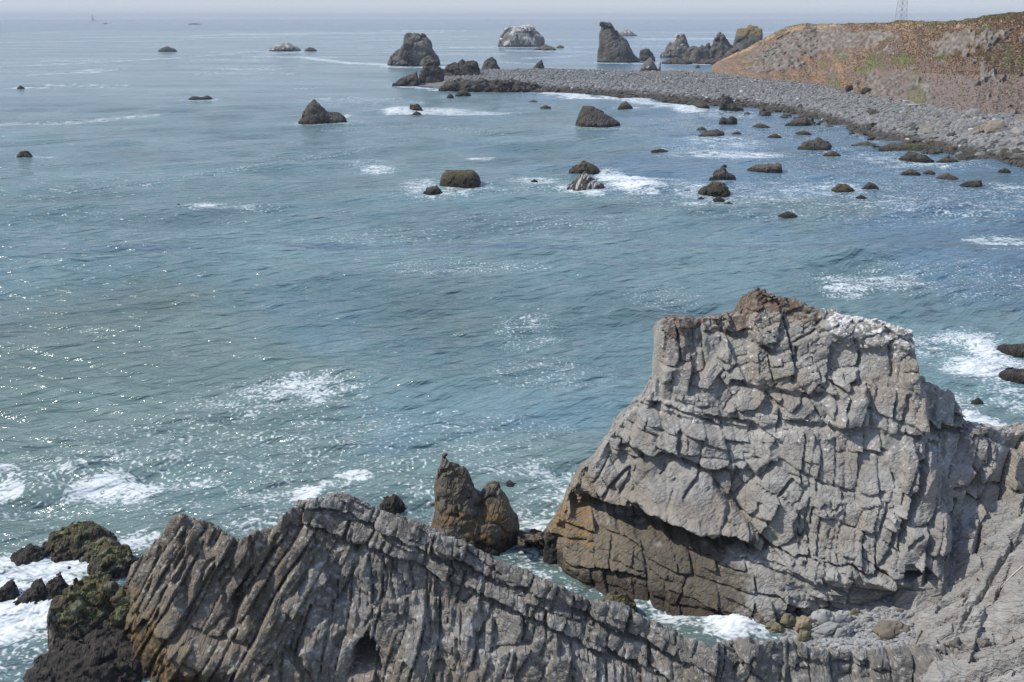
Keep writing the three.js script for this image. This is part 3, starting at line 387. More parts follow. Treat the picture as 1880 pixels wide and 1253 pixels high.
// waves
const WAVES = []; { const r = rng(21); for (let i = 0; i < 34; i++) { const t = i / 33, len = 46 * pow(1.6 / 46, t) * (0.85 + 0.3 * r()), a = (r() - 0.5) * (i < 8 ? 0.8 : 1.3) + 0.14, k = 2 * PI / len; WAVES.push({ kx: sin(a) * k, kz: cos(a) * k, p: r() * 7, a: (len > 20 ? 0.0024 : len > 5 ? 0.0058 : 0.0105) * len * (0.7 + 0.6 * r()), len }); } }
function sea(x, z, gap) {
  let y = 0;
  for (const w of WAVES) { const f = clamp(w.len / gap / 2.5 - 1); if (f <= 0) break; const s = sin(w.kx * x + w.kz * z + w.p); y += f * w.a * (s + 0.25 * (1 - 2 * (1 - s) * (1 - s) * 0.25)); }
  y *= 0.8 + 0.9 * noise3(x * 0.03, 0, z * 0.05);
  for (const f of LIFT) { const dx = (x - f.x) / f.rx, dz = (z - f.z) / f.rz, d = dx * dx + dz * dz; if (d < 3) y += f.lift * exp(-d * 1.6) * (1 + 0.5 * noise3(x * 1.5, 5, z * 1.5) + 0.35 * noise3(x * 5, 5, z * 5)); }
  return y;
}
const GRID = 16, cellsOf = (x0, z0, w, h) => { const n = GRID, out = Array.from({ length: n * n }, () => []); for (const f of FOAM) for (let j = 0; j < n; j++) for (let i = 0; i < n; i++) if (f.x + f.rx * 2 > x0 + i * w / n && f.x - f.rx * 2 < x0 + (i + 1) * w / n && f.z + f.rz * 2 > z0 + j * h / n && f.z - f.rz * 2 < z0 + (j + 1) * h / n) out[j * n + i].push(f); return out; };
// colour of water and foam, and their gloss, over one rectangle of sea
function seaSheet(x0, z0, w, h, W, H, fine) {
  const col = new Uint8Array(W * H * 4), rough = new Uint8Array(W * H * 4), grid = cellsOf(x0, z0, w, h);
  const S = (v) => 255 * (v <= 0.0031308 ? 12.92 * v : 1.055 * pow(v, 1 / 2.4) - 0.055);
  for (let j = 0; j < H; j++) for (let i = 0; i < W; i++) {
    const x = x0 + (i + 0.5) / W * w, z = z0 + (j + 0.5) / H * h, q = (j * W + i) * 4;
    let m = 0;
    for (const f of grid[min(GRID - 1, floor(j / H * GRID)) * GRID + min(GRID - 1, floor(i / W * GRID))]) { const dz = z - f.z, dx = (x - f.x - f.k * dz * 0) / f.rx, e = dx * dx + dz * dz / (f.rz * f.rz); if (e < 4) m = max(m, f.s * (1 - smooth(0.1, 3.2, e))); }
    let a = 0;
    if (m > 0.02) {
      const s = fine, wx = x + fbm(x * 0.5 * s, 1, z * 0.5 * s, 2) * 2.2 / s, wz = z + fbm(x * 0.5 * s, 8, z * 0.5 * s, 2) * 2.2 / s;
      const lace = 1 - 2.6 * abs(noise3(wx * 0.9 * s, 3, wz * 0.9 * s)) , speck = fbm(wx * 2.6 * s, 6, wz * 3.2 * s, 3) * 1.5, body = fbm(x * 0.35 * s, 4, z * 0.5 * s, 3) * 1.3;
      const v = m * 1.3 + body * 0.85 + speck * 0.8 + lace * 0.38 - 1.0;
      const holes = fbm(x * 3.1 * s, 2, z * 3.6 * s, 3) + 0.5 * (0.35 - abs(noise3(wx * 1.7 * s, 9, wz * 2.1 * s)));
      a = smooth(-0.08, 0.3, v) * clamp(0.5 + m * 0.45) * lerp(smooth(-0.32, 0.12, holes), 1, smooth(0.85, 1.15, m + body * 0.4));
      const fleckGlint = noise3(x * 3.6 * s, 5, z * 2.9 * s) + 0.5 * noise3(x * 8.2 * s, 5, z * 7 * s); // loose foam flecks and painted sun glints where the foam has thinned out
      a = max(a, smooth(0.52, 0.66, fleckGlint + m * 0.5 + body * 0.3) * 0.8 * smooth(0.04, 0.2, m));
    }
    const d = fbm(x * 0.012, 2, z * 0.009, 3), c2 = fbm(x * 0.05, 7, z * 0.035, 3), silt = fbm(x * 0.035, 11, z * 0.03, 4), east = smooth(-9, 9, (x - 26) * 0.35 + d * 60 + c2 * 22), near = smooth(-0.14, 0.14, (z + 92) / 190 + d * 0.5 + silt * 0.9 + c2 * 0.3); // drifts of silt off the rocks, blue sky reflection painted into the water colour in the east
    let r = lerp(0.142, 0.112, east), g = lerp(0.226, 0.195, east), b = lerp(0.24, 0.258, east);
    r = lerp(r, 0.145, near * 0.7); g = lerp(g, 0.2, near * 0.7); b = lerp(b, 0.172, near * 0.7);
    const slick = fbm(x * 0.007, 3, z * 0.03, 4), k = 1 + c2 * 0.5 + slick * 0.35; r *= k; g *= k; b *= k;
    r = lerp(r, 0.74, a); g = lerp(g, 0.77, a); b = lerp(b, 0.77, a);
    col[q] = S(r); col[q + 1] = S(g); col[q + 2] = S(b); col[q + 3] = 255;
    rough[q] = rough[q + 1] = rough[q + 2] = 255 * lerp(clamp(0.15 - slick * 0.2, 0.06, 0.35), 0.8, a); rough[q + 3] = 255;
  }
  const make = (d, srgb) => { const t = new THREE.DataTexture(d, W, H); t.magFilter = THREE.LinearFilter; t.wrapS = t.wrapT = THREE.ClampToEdgeWrapping; if (srgb) t.colorSpace = THREE.SRGBColorSpace; t.repeat.set(1 / w, 1 / h); t.offset.set(-x0 / w, -z0 / h); t.needsUpdate = true; return t; };
  return { map: make(col, true), roughnessMap: make(rough, false) };
}
function ripples(n, size, seed, lo, hi) { // a tile of small wind waves
  const r = rng(seed), d = new Float32Array(n * n), comps = [];
  for (let i = 0; i < 70; i++) { const len = lo * pow(hi / lo, r()), a = (r() - 0.5) * 1.4 + 0.1, kx = Math.round(sin(a) * size / len), kz = Math.round(cos(a) * size / len); if (!kx && !kz) continue; const K = hypot(kx, kz) / size; comps.push([kx, kz, r() * 7, 1 / pow(K, 0.95)]); }
  const tab = new Float32Array(4096); for (let i = 0; i < 4096; i++) tab[i] = sin(i / 4096 * 2 * PI);
  for (const [kx, kz, p, a] of comps) for (let j = 0; j < n; j++) for (let i = 0; i < n; i++) d[j * n + i] += a * tab[((kx * i + kz * j) / n * 4096 + p * 651.9 + 4096 * 400) & 4095];
  let lo_ = 1e9, hi_ = -1e9; for (const v of d) { lo_ = min(lo_, v); hi_ = max(hi_, v); }
  const out = new Float32Array(n * n * 4); for (let i = 0; i < n * n; i++) { const v = (d[i] - lo_) / (hi_ - lo_), s = v * v * 0.5 + v * 0.5; out[i * 4] = out[i * 4 + 1] = out[i * 4 + 2] = s; out[i * 4 + 3] = 1; }
  return { d: out, n, size };
}
function tileTex(t, turn) { const x = new THREE.DataTexture(t.d, t.n, t.n, THREE.RGBAFormat, THREE.FloatType); x.magFilter = THREE.LinearFilter; x.wrapS = x.wrapT = THREE.RepeatWrapping; x.repeat.set(1 / t.size, 1 / t.size); x.rotation = turn; x.needsUpdate = true; return x; }
function toNormal(t, height) { const o = new Float32Array(t.n * t.n * 4), n = t.n, px = t.size / n; for (let j = 0; j < n; j++) for (let i = 0; i < n; i++) { const a = t.d[(j * n + (i + 1) % n) * 4] - t.d[(j * n + (i + n - 1) % n) * 4], b = t.d[(((j + 1) % n) * n + i) * 4] - t.d[(((j + n - 1) % n) * n + i) * 4], x = -a * height / (2 * px), y = -b * height / (2 * px), l = hypot(x, y, 1), q = (j * n + i) * 4; o[q] = x / l * 0.5 + 0.5; o[q + 1] = y / l * 0.5 + 0.5; o[q + 2] = 1 / l * 0.5 + 0.5; o[q + 3] = 1; } return { d: o, n, size: t.size }; }
{
  const nearBump = tileTex(ripples(1024, 23, 3, 0.22, 2.4), 0), farN = tileTex(toNormal(ripples(1024, 61, 9, 0.9, 9), 1.15), 0);
  const water = (maps) => new THREE.MeshPhysicalMaterial({ color: 0xffffff, roughness: 1, ior: 1.38, ...maps, normalMap: farN, normalScale: new THREE.Vector2(0.6, 0.6), bumpMap: nearBump, bumpScale: 0.62 });
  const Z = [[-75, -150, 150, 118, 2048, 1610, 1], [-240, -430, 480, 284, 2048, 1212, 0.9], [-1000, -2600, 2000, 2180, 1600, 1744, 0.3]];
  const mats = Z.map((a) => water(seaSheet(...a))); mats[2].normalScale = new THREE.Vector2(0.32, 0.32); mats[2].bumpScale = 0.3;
  const plain = water({}); plain.normalScale.set(0.22, 0.22); plain.color.setRGB(0.125, 0.195, 0.24); plain.roughness = 0.14; mats.push(plain);
  lap('sea sheets');
  // one sheet, finer towards the coast
  const rings = [], R0 = 22; for (let py = 1500; py > 39.5; py -= py > 700 ? 2.2 : 1.5) { const d = ray(940, py), t = -EYE / d[1], r = -d[2] * t; if (r > R0 && r < 17000) rings.push(r); } rings.push(19500);
  const az = []; for (let a = -180; a < -28.4; a += 4) az.push(a); for (let a = -28.3; a <= 28.3; a += globalThis.ROUGH ? 0.3 : 0.115) az.push(a); for (let a = 32; a <= 180; a += 4) az.push(a);
  const nA = az.length, nR = rings.length, pos = new Float32Array(nA * nR * 3), uv = new Float32Array(nA * nR * 2), lists = [[], [], [], []];
  for (let j = 0; j < nR; j++) for (let i = 0; i < nA; i++) {
    const t = az[i] * PI / 180, r = rings[j], x = sin(t) * r, z = -cos(t) * r, q = j * nA + i, gap = max(j ? r - rings[j - 1] : 0.2, abs(az[i]) > 28.4 ? r * 0.07 : r * 0.0016);
    pos[q * 3] = x; pos[q * 3 + 1] = sea(x, z, gap); pos[q * 3 + 2] = z; uv[q * 2] = x; uv[q * 2 + 1] = z;
  }
  for (let j = 0; j < nR - 1; j++) for (let i = 0; i < nA - 1; i++) {
    const q = j * nA + i, x = pos[q * 3], z = pos[q * 3 + 2]; let k = 3;
    for (let s = 2; s >= 0; s--) { const [x0, z0, w, h] = Z[s]; if (x > x0 + 3 && x < x0 + w - 3 && z > z0 + 6 && z < z0 + h - 1) k = s; }
    lists[k].push(q, q + nA + 1, q + nA, q, q + 1, q + nA + 1);
  }
  const g = new THREE.BufferGeometry(); g.setAttribute('position', new THREE.BufferAttribute(pos, 3)); g.setAttribute('uv', new THREE.BufferAttribute(uv, 2));
  let n = 0; lists.forEach((l, k) => { g.addGroup(n, l.length, k); n += l.length; });
  const index = new Uint32Array(n); n = 0; for (const l of lists) { index.set(l, n); n += l.length; } g.setIndex(new THREE.BufferAttribute(index, 1)); g.computeVertexNormals();
  setting(new THREE.Mesh(g, mats), 'sea', 'rippled blue green sea with drifting foam reaching the hazy horizon', 'sea');
  lap('sea ' + n / 3);
}
// ---------------------------------------------------------------- far shore: shingle spit, headland
const wlPy = table(interp([[740, 157], [780, 160], [850, 167], [960, 167], [1060, 172], [1127, 177], [1200, 185], [1280, 193], [1360, 197], [1440, 205], [1522, 224], [1567, 240], [1615, 256], [1695, 272], [1806, 294], [1880, 307], [2100, 345]]), 740, 2100);
const toePy = table(interp([[740, 150], [780, 143], [850, 131], [900, 128], [1000, 127], [1100, 129], [1200, 131], [1280, 132], [1310, 134], [1340, 138], [1400, 149], [1503, 156], [1551, 171], [1600, 179], [1695, 197], [1742, 206], [1790, 214], [1880, 218], [2100, 240]]), 740, 2100);
const toeE = table(interp([[740, 0.5], [780, 1.5], [850, 3.5], [950, 4.3], [1280, 4.6], [1400, 5], [1600, 5.5], [1880, 7], [2100, 8]]), 740, 2100);
const topPy = table(interp([[1285, 131], [1299, 126], [1321, 111], [1350, 98], [1376, 85], [1408, 68], [1433, 54], [1459, 46], [1480, 43], [1503, 45], [1560, 43], [1600, 43], [1631, 42], [1645, 39], [1663, 38], [1700, 40], [1758, 39], [1785, 34], [1806, 30], [1840, 26], [1880, 22], [2100, 5]]), 740, 2100);
const isHill = table((X) => smooth(1288, 1312, X), 740, 2100);
const deltaD = table(interp([[1285, 22], [1320, 30], [1376, 52], [1433, 66], [1500, 72], [1600, 74], [1700, 70], [1880, 66], [2100, 60]]), 740, 2100);
function shore(X, s) { // s: 0 waterline, 1 head of the beach, 2 brow, 3 inland
  const a = P(X, wlPy(X), 0), b = P(X, toePy(X), toeE(X)), h = isHill(X);
  const hill = PD(X, topPy(X), -b[2] + deltaD(X)), back = [b[0] * 1.05, -1.6, b[2] * 1.05], c = [0, 1, 2].map((k) => lerp(back[k], hill[k], h));
  let p, e;
  if (s <= 1) { const t = s; p = [lerp(a[0], b[0], t), 0, lerp(a[2], b[2], t)]; e = s < 0 ? s * 12 : lerp(0, b[1], 1 - pow(1 - t, 1.5)); }
  else if (s <= 2) { const t = s - 1, q = h > 0.5 ? lerp(pow(t, 1.12), smooth(0, 1, t), 0.25) : t; p = [lerp(b[0], c[0], t), 0, lerp(b[2], c[2], t)]; e = lerp(b[1], c[1], q); }
  else { const t = s - 2, f = 1 + 0.35 * t, inland = smooth(1400, 1470, X); p = [c[0] * f, 0, c[2] * f]; e = lerp(lerp(c[1], -4, clamp(t * 2.2)), c[1] - 1.2 * t - 3.2 * smooth(0, 0.4, t), inland); }
  p[1] = e; return p;
}
const ledge = (X, s) => { // bare rock showing on the slope, 0..1
  if (s < 1 || s > 2.02) return 0;
  const t = s - 1, n = fbm(X * 0.018, t * 4, 3, 4), d = fbm(X * 0.07 - t * 4, t * 11, 8, 4);
  const blob = (x, y, rx, ry) => exp(-(((X - x) / rx) ** 2) - ((t - y) / ry) ** 2);
  const w = 1.0 * blob(1430, 0.6, 60, 0.3) + 1.05 * blob(1520, 0.72, 80, 0.2) + 0.9 * blob(1590, 0.78, 60, 0.14) + 1.1 * blob(1610, 0.14, 55, 0.2) + 0.9 * blob(1735, 0.72, 34, 0.2) + 0.8 * blob(1790, 0.72, 34, 0.14) + 0.8 * blob(1850, 0.7, 40, 0.14) + 0.8 * blob(1400, 0.3, 40, 0.22) + 0.55 * blob(1470, 0.35, 60, 0.14) + 0.7 * blob(1700, 0.5, 20, 0.08) + 0.45 * blob(1680, 0.3, 60, 0.12) + 0.5 * blob(1830, 0.35, 60, 0.1);
  return smooth(0.42, 0.62, w * 0.78 + n * 1.0 + d * 1.1);
};
function ground(X, s) { // with gullies and rough rock
  const p = shore(X, s), h = isHill(X);
  if (s > 1 && h > 0) {
    const t = clamp(s - 1, 0, 1), k = ledge(X, s), m = smooth(0, 0.1, t) * (s > 2 ? max(0, 1 - (s - 2) * 6) : 1) * h;
    const gully = ridged(X * 0.011 - t * 0.9, t * 0.7, 5, 3), rough = ridged(X * 0.06 - t * 2.5, t * 6, 3, 4), crag = blocks3(X * 0.2 - t * 5, t * 15, 2, 44) * 0.8 + 0.5 * blocks3(X * 0.42 - t * 9, t * 34, 2, 45);
    const lift = m * (gully * 1.6 - 0.5 + k * (0.4 + rough * 1.4 + crag * 1.4) + fbm(X * 0.1, t * 10, 4, 3) * 0.8) + m * 1.4 * (smooth(0.44, 0.5, t) - smooth(0.5, 0.62, t)) * smooth(1600, 1660, X);
    const l = hypot(p[0], p[2]), o = lift * (s > 1.93 ? 0.35 : 1);
    p[0] -= p[0] / l * o * 0.8; p[2] -= p[2] / l * o * 0.8; p[1] += o * 0.45 * (s > 1.9 ? 0.5 : 1);
    if (s > 1.9) p[1] += m * fbm(X * 0.05, 2, 6, 4) * 0.8;
  } else if (s > 0) p[1] += fbm(p[0] * 0.08, 0, p[2] * 0.08, 3) * 0.8 * smooth(0, 0.2, s) + fbm(p[0] * 0.5, 0, p[2] * 0.5, 2) * 0.25;
  return p;
}
{
  const nX = globalThis.ROUGH ? 300 : 620, S = []; for (let s = -0.12; s < 0; s += 0.03) S.push(s); for (let i = 0; i <= 60; i++) S.push(i / 60); for (let i = 1; i <= 190; i++) S.push(1 + i / 190); for (let i = 1; i <= 16; i++) S.push(2 + pow(i / 16, 2));
  const nS = S.length, pos = new Float32Array(nX * nS * 3), col = new Float32Array(nX * nS * 3), idx = [], o = [0, 0, 0];
  for (let i = 0; i < nX; i++) for (let j = 0; j < nS; j++) {
    const X = 762 + (2090 - 762) * i / (nX - 1), s = S[j], p = ground(X, s), q = (i * nS + j) * 3, t = s - 1, h = isHill(X);
    pos.set(p, q);
    const n = fbm(X * 0.03 - t, t * 5, 1, 4), f = fbm(X * 0.2 - t * 9, t * 22, 5, 3), st = fbm(X * 0.09 + t * 5.5, t * 1.5 - X * 0.004, 7, 4);
    if (s <= 1) { o[0] = 0.165; o[1] = 0.165; o[2] = 0.16; mixTo(o, 0.06, 0.052, 0.042, smooth(0.14, 0.05, s + f * 0.1)); mixTo(o, 0.22, 0.135, 0.075, smooth(0.82, 0.93, s + n * 0.2) * smooth(1130, 1200, X) * smooth(1330, 1280, X)); }
    else if (h < 0.5) { o[0] = 0.14; o[1] = 0.14; o[2] = 0.135; }
    else {
      o[0] = 0.215; o[1] = 0.138; o[2] = 0.087; // dry russet growth
      mixTo(o, 0.15, 0.095, 0.06, smooth(0, 0.3, st)); mixTo(o, 0.30, 0.19, 0.10, smooth(0.05, 0.35, -st) * 0.8); mixTo(o, 0.17, 0.13, 0.11, smooth(-0.05, 0.25, n) * 0.7);
      mixTo(o, 0.155, 0.125, 0.112, smooth(0.55, 0.3, t + n * 0.4) * smooth(1570, 1640, X) * 0.85); // bare scree low on the right
      mixTo(o, 0.12, 0.115, 0.05, smooth(0.12, 0.3, fbm(X * 0.02, t * 3, 12, 3)) * 0.7); 
      const blob = (x, y, rx, ry) => exp(-(((X - x) / rx) ** 2) - ((t - y) / ry) ** 2) + f * 0.7;
      const green = max(blob(1545, 0.5, 16, 0.07), blob(1600, 0.45, 14, 0.1), blob(1585, 0.36, 20, 0.05), blob(1668, 0.5, 20, 0.05), blob(1725, 0.56, 12, 0.06), blob(1878, 0.5, 12, 0.06), blob(1512, 0.36, 12, 0.04));
      mixTo(o, 0.135, 0.15, 0.045, smooth(0.4, 0.7, green) * 0.8);
      const k = ledge(X, s); mixTo(o, 0.165 + f * 0.2 + st * 0.16, 0.148 + f * 0.19 + st * 0.16, 0.13 + f * 0.18 + st * 0.16, k * 0.8);
      mixTo(o, 0.40, 0.27, 0.14, smooth(0.86, 0.93, t + n * 0.12) * smooth(1.0, 0.97, t) * smooth(0.02, 0.15, n + 0.12) * (X < 1640 ? 0.9 : 0.5)); // ochre soil under the turf
      mixTo(o, 0.19, 0.165, 0.08, smooth(0.955, 0.99, t + f * 0.05) * (X > 1630 ? 0.9 : 0.5));
    }
    const v = 1 + f * 0.45; o[0] *= v; o[1] *= v; o[2] *= v; col.set(o, q);
  }
  for (let i = 0; i < nX - 1; i++) for (let j = 0; j < nS - 1; j++) { const a = i * nS + j, b = a + nS; idx.push(a, b, b + 1, a, b + 1, a + 1); }
  const g = new THREE.BufferGeometry(); g.setAttribute('position', new THREE.BufferAttribute(pos, 3)); g.setAttribute('color', new THREE.BufferAttribute(col, 3)); g.setIndex(idx); g.computeVertexNormals();
  setting(new THREE.Mesh(g, stone), 'headland', 'russet headland with grey crags above a curving grey shingle beach and spit', 'headland');
  lap('headland ' + idx.length / 3);
}
// low plants on the slope: nobody could count them
function pebble(seed, detail, squash = 0.7) { const g = new THREE.IcosahedronGeometry(1, detail), p = g.attributes.position, r = rng(seed), a = r() * 9, sx = 0.8 + r() * 0.5, sz = 0.7 + r() * 0.4; for (let i = 0; i < p.count; i++) { const x = p.getX(i), y = p.getY(i), z = p.getZ(i), k = 1 + 0.28 * noise3(x * 1.1 + a, y * 1.1, z * 1.1) + 0.42 * blocks3(x * 0.9 + a, y * 0.9, z * 0.9, seed); p.setXYZ(i, x * k * sx, y * k * squash, z * k * sz); } g.computeVertexNormals(); return g; }
{
  const leaf = []; const r = rng(8);
  for (let i = 0; i < 16; i++) { const a = r() * 2 * PI, b = 0.2 + r() * 0.9, h = 0.5 + r() * 0.6, w = 0.1, x = cos(a) * sin(b) * h, z = sin(a) * sin(b) * h, y = cos(b) * h; leaf.push(-sin(a) * w, 0, cos(a) * w, sin(a) * w, 0, -cos(a) * w, x, y, z); }
  const g = new THREE.BufferGeometry(); g.setAttribute('position', new THREE.Float32BufferAttribute(leaf, 3)); g.computeVertexNormals();
  const N = 30000, m = new THREE.InstancedMesh(g, new THREE.MeshStandardMaterial({ roughness: 1 }), N), M = new THREE.Matrix4(), c = new THREE.Color(), q = new THREE.Quaternion(), up = new THREE.Vector3(0, 1, 0); let n = 0;
  for (let i = 0; i < N * 4 && n < N; i++) {
    const X = 1300 + 640 * sqrt(r()), t = r() < 0.06 ? 0.94 + 0.12 * r() : r(), s = 1 + t; if (ledge(X, s) > 0.3 || (X > 1600 && t < 0.4 && r() < 0.8)) continue;
    const p = ground(X, s), k = (0.18 + 0.32 * r()) * 1; q.setFromAxisAngle(up, r() * 6.3); M.compose(new THREE.Vector3(p[0], p[1] - 0.05, p[2]), q, new THREE.Vector3(k * 1.3, k, k * 1.3)); m.setMatrixAt(n, M);
    const z = r(), gr = fbm(X * 0.02, t * 3, 12, 3); if (gr > 0.2 || (t > 0.95 && X > 1630)) c.setRGB(0.27, 0.24, 0.125); else if (z < 0.55) c.setRGB(0.25, 0.16, 0.1); else if (z < 0.8) c.setRGB(0.29, 0.21, 0.13); else c.setRGB(0.2, 0.135, 0.085); c.multiplyScalar(0.7 + 0.6 * r()); m.setColorAt(n++, c);
  }
  m.count = n; setting(m, 'hillside_plants', 'dry russet and olive ground cover on the headland', 'ground cover', 'stuff');
  // shingle
  const K = 70000, mm = new THREE.InstancedMesh(pebble(4, 1, 0.62), new THREE.MeshStandardMaterial({ roughness: 0.95 }), K); n = 0;
  for (let i = 0; i < K * 2 && n < K; i++) {
    const X = 815 + 1150 * pow(r(), 0.8), s = -0.01 + 1.05 * pow(r(), 1.15); if (isHill(X) < 0.5 && X > 1140 && s > 0.84 && s < 1 && r() < 0.8) continue;
    const p = ground(X, s), big = pow(r(), 5), k = (0.16 + 0.22 * r() + big * 0.75) * lerp(1.35, 0.72, smooth(0.05, 0.6, s)) * (X < 1300 ? 1.15 : 1) * (X > 1700 && s > 0.2 ? 1.25 : 1);
    q.setFromEuler(new THREE.Euler((r() - 0.5) * 0.9, r() * 6.3, (r() - 0.5) * 0.9)); M.compose(new THREE.Vector3(p[0], p[1] + k * 0.12, p[2]), q, new THREE.Vector3(k * (0.9 + 0.5 * r()), k * (0.7 + 0.4 * r()), k)); mm.setMatrixAt(n, M);
    const v = 0.75 + 0.6 * r(), wet = smooth(0.2, 0.06, s + (r() - 0.5) * 0.08); c.setRGB(lerp(0.195, 0.06, wet) * v, lerp(0.193, 0.052, wet) * v, lerp(0.187, 0.042, wet) * v); if (r() < 0.012) c.setRGB(0.5, 0.49, 0.46); mm.setColorAt(n++, c);
  }
  mm.count = n; setting(mm, 'shingle', 'grey cobbles of the curving beach', 'shingle', 'stuff');
  lap('shingle');
}
// ---------------------------------------------------------------- rocks in the sea
const KIND = {
  brown: { c: [0.076, 0.066, 0.054], d: [0.030, 0.026, 0.021], tide: 1.0, weed: [0.017, 0.014, 0.008] },
  grey: { c: [0.119, 0.109, 0.096], d: [0.050, 0.045, 0.039], tide: 1.1, weed: [0.021, 0.017, 0.010] },
  dark: { c: [0.050, 0.042, 0.033], d: [0.020, 0.017, 0.014], tide: 0.6, weed: [0.014, 0.011, 0.007] },
  weedy: { c: [0.046, 0.036, 0.023], d: [0.018, 0.014, 0.010], tide: 0.3, weed: [0.015, 0.013, 0.006], moss: [0.085, 0.075, 0.03] },
  white: { c: [0.172, 0.162, 0.149], d: [0.065, 0.060, 0.052], tide: 1.6, weed: [0.025, 0.021, 0.015], guano: 0.05 },
  pale: { c: [0.142, 0.132, 0.119], d: [0.060, 0.055, 0.048], tide: 1.4, weed: [0.032, 0.025, 0.017], guano: 0.2 },
  turf: { c: [0.132, 0.124, 0.112], d: [0.055, 0.050, 0.045], tide: 1.3, weed: [0.028, 0.023, 0.015], turf: 1 },
  mossy: { c: [0.040, 0.031, 0.022], d: [0.015, 0.012, 0.009], tide: 0.25, weed: [0.014, 0.011, 0.008], moss: [0.075, 0.058, 0.02], mussels: 1 },
  mussel: { c: [0.033, 0.027, 0.021], d: [0.013, 0.011, 0.009], tide: 0.3, weed: [0.013, 0.010, 0.007], mussels: 1 },
  tan: { c: [0.115, 0.096, 0.069], d: [0.050, 0.043, 0.031], tide: 0.9, weed: [0.017, 0.013, 0.009], rust: 1 },
  streaked: { c: [0.066, 0.059, 0.050], d: [0.030, 0.026, 0.020], tide: 0.2, weed: [0.021, 0.020, 0.010], streaks: 1 },
};
let rockSeed = 100;
const grains = [1, 2, 4, 8].map((k) => { const m = chipped.clone(); m.bumpScale = 0.15 * k; return m; }); // larger rocks show larger breaks
function seaRock(label, kind, outline, opt = {}) {
  const seed = rockSeed += 7, K = KIND[kind], xs = outline.map((p) => p[0]), x0 = min(...xs), x1 = max(...xs), base = opt.base ?? max(...outline.map((p) => p[1])), cx = (x0 + x1) / 2;
  const front = P(cx, base, opt.ground ?? 0), s = hypot(...front.map((v, k) => v - (k === 1 ? EYE : 0))) / FOCAL, dep = (30 - (opt.ground ?? 0)) / hypot(front[0], front[2]), up = 1 / sqrt(1 / (1 + dep * dep));
  const W = (x1 - x0) * s / 2, raw = max(...outline.map(([, y]) => base - y)) * s, sd = dep / sqrt(1 + dep * dep), D = min(W * (opt.deep ?? 0.75), 0.55 * raw / sd), rise = (y) => max(0.12 * raw, ((base - y) * s - D * 0.75 * sd) * up); // the top stands behind the waterline
  const top = interp(outline.map(([x, y]) => [(x - cx) * s, base - y < 1 ? 0.02 : rise(y)])), H = max(...outline.map(([, y]) => rise(y))), size = min(W, max(H, W * 0.4)) , amp = size * (opt.rough ?? 0.24), fr = (opt.freq ?? 1.5) / size, px = (x1 - x0) * 0.545;
  const cell = max(0.088, 2 * W / clamp(px * 0.95, 16, 90)), sink = min(0.8, 0.5 * size + 0.2), hi = H * 1.12 + amp;
  const gi = clamp(Math.round(Math.log2(max(1, size * 0.55))), 0, 3), grain = 2 ** gi;
  const f = (x, y, z) => {
    const wx = x + noise3(x * fr, y * fr, z * fr + seed) * amp * 0.7, t = top(wx) + size * 0.04, ex = clamp(abs(wx) / (W * 1.03)), dz = D * pow(max(0.02, 1 - ex * ex * ex), 0.6) * (0.75 + 0.25 * clamp(t / (H * 0.7)));
    const q = max(0, y) / t, zz = abs(z + (opt.slant ?? 0.15) * y) / dz, g = sqrt(pow(q, 2.4) + zz * zz * (0.75 + 0.25 * q)) - 1;
    return g * min(t, dz) * 0.7 - amp * (0.75 * blocks3(x * fr, y * fr * 0.8, z * fr, seed) + 0.32 * blocks3(x * fr * 2.6, y * fr * 2.1, z * fr * 2.6, seed + 3) + fbm(x * fr * 1.5, y * fr * 1.5, z * fr * 1.5 + seed, 3) * 0.6) + (y < 0 ? y * 0.2 : 0) + smooth(0.93, 1.1, abs(x) / W) * size * 0.4;
  };
  const g = solid(f, [-W * 1.2 - amp, -sink, -D * 1.3 - amp - H * 0.15], [W * 1.2 + amp, hi, D * 1.3 + amp + H * 0.1], cell);
  paint(g, (x, y, z, nx, ny, nz, o) => {
    const n = fbm(x * fr * 1.3 + seed, y * fr * 1.3, z * fr * 1.3, 4), m = fbm(x * fr * 6 + seed, y * fr * 6, z * fr * 6, 3);
    o[0] = K.c[0]; o[1] = K.c[1]; o[2] = K.c[2]; mixTo(o, ...K.d, smooth(-0.05, 0.35, n + m * 0.4)); mixTo(o, K.c[0] * 1.4, K.c[1] * 1.4, K.c[2] * 1.4, smooth(0.1, 0.4, -n));
    if (K.guano !== undefined) mixTo(o, 0.55, 0.53, 0.5, smooth(K.guano, K.guano + 0.12, n + m * 0.6 + (y / H - 0.6) * 0.35));
    if (K.turf) mixTo(o, 0.2, 0.145, 0.07, smooth(0.66, 0.74, y / H + n * 0.12));
    if (K.streaks) mixTo(o, 0.42, 0.41, 0.39, smooth(0.02, 0.16, noise3(x * 4.5 / size + z * 2 / size, y * 0.5, seed) + m * 0.3));
    if (K.rust && m + n > 0.16 && y < H * 0.55) mixTo(o, 0.2, 0.11, 0.03, 0.6);
    mixTo(o, ...K.weed, smooth(K.tide * 1.15, K.tide * 0.75, y + m * K.tide * 1.2));
    if (K.moss) mixTo(o, ...K.moss, smooth(0.62, 0.8, y / H + n * 1.1 + m * 1.0)); 
    if (kind === 'mossy' && m + n * 1.2 > 0.16 && y > H * 0.55) mixTo(o, 0.075, 0.095, 0.02, 0.75);
    if (kind === 'mossy' && n - m * 0.7 > 0.2) mixTo(o, 0.2, 0.185, 0.155, 0.7);
    if (K.mussels) { const v = 1 + m * 1.6; o[0] *= v; o[1] *= v; o[2] *= v; }
    const v = 1 + m * 0.45; o[0] *= v; o[1] *= v; o[2] *= v;
  }, (x, y, z) => [(x + z * 0.3) / grain, (y * 1.1 + z * 0.5) / grain]);
  const mesh = new THREE.Mesh(g, px > 7 ? grains[gi] : stone), dir = Math.atan2(front[0], -front[2]); mesh.rotation.y = -dir;
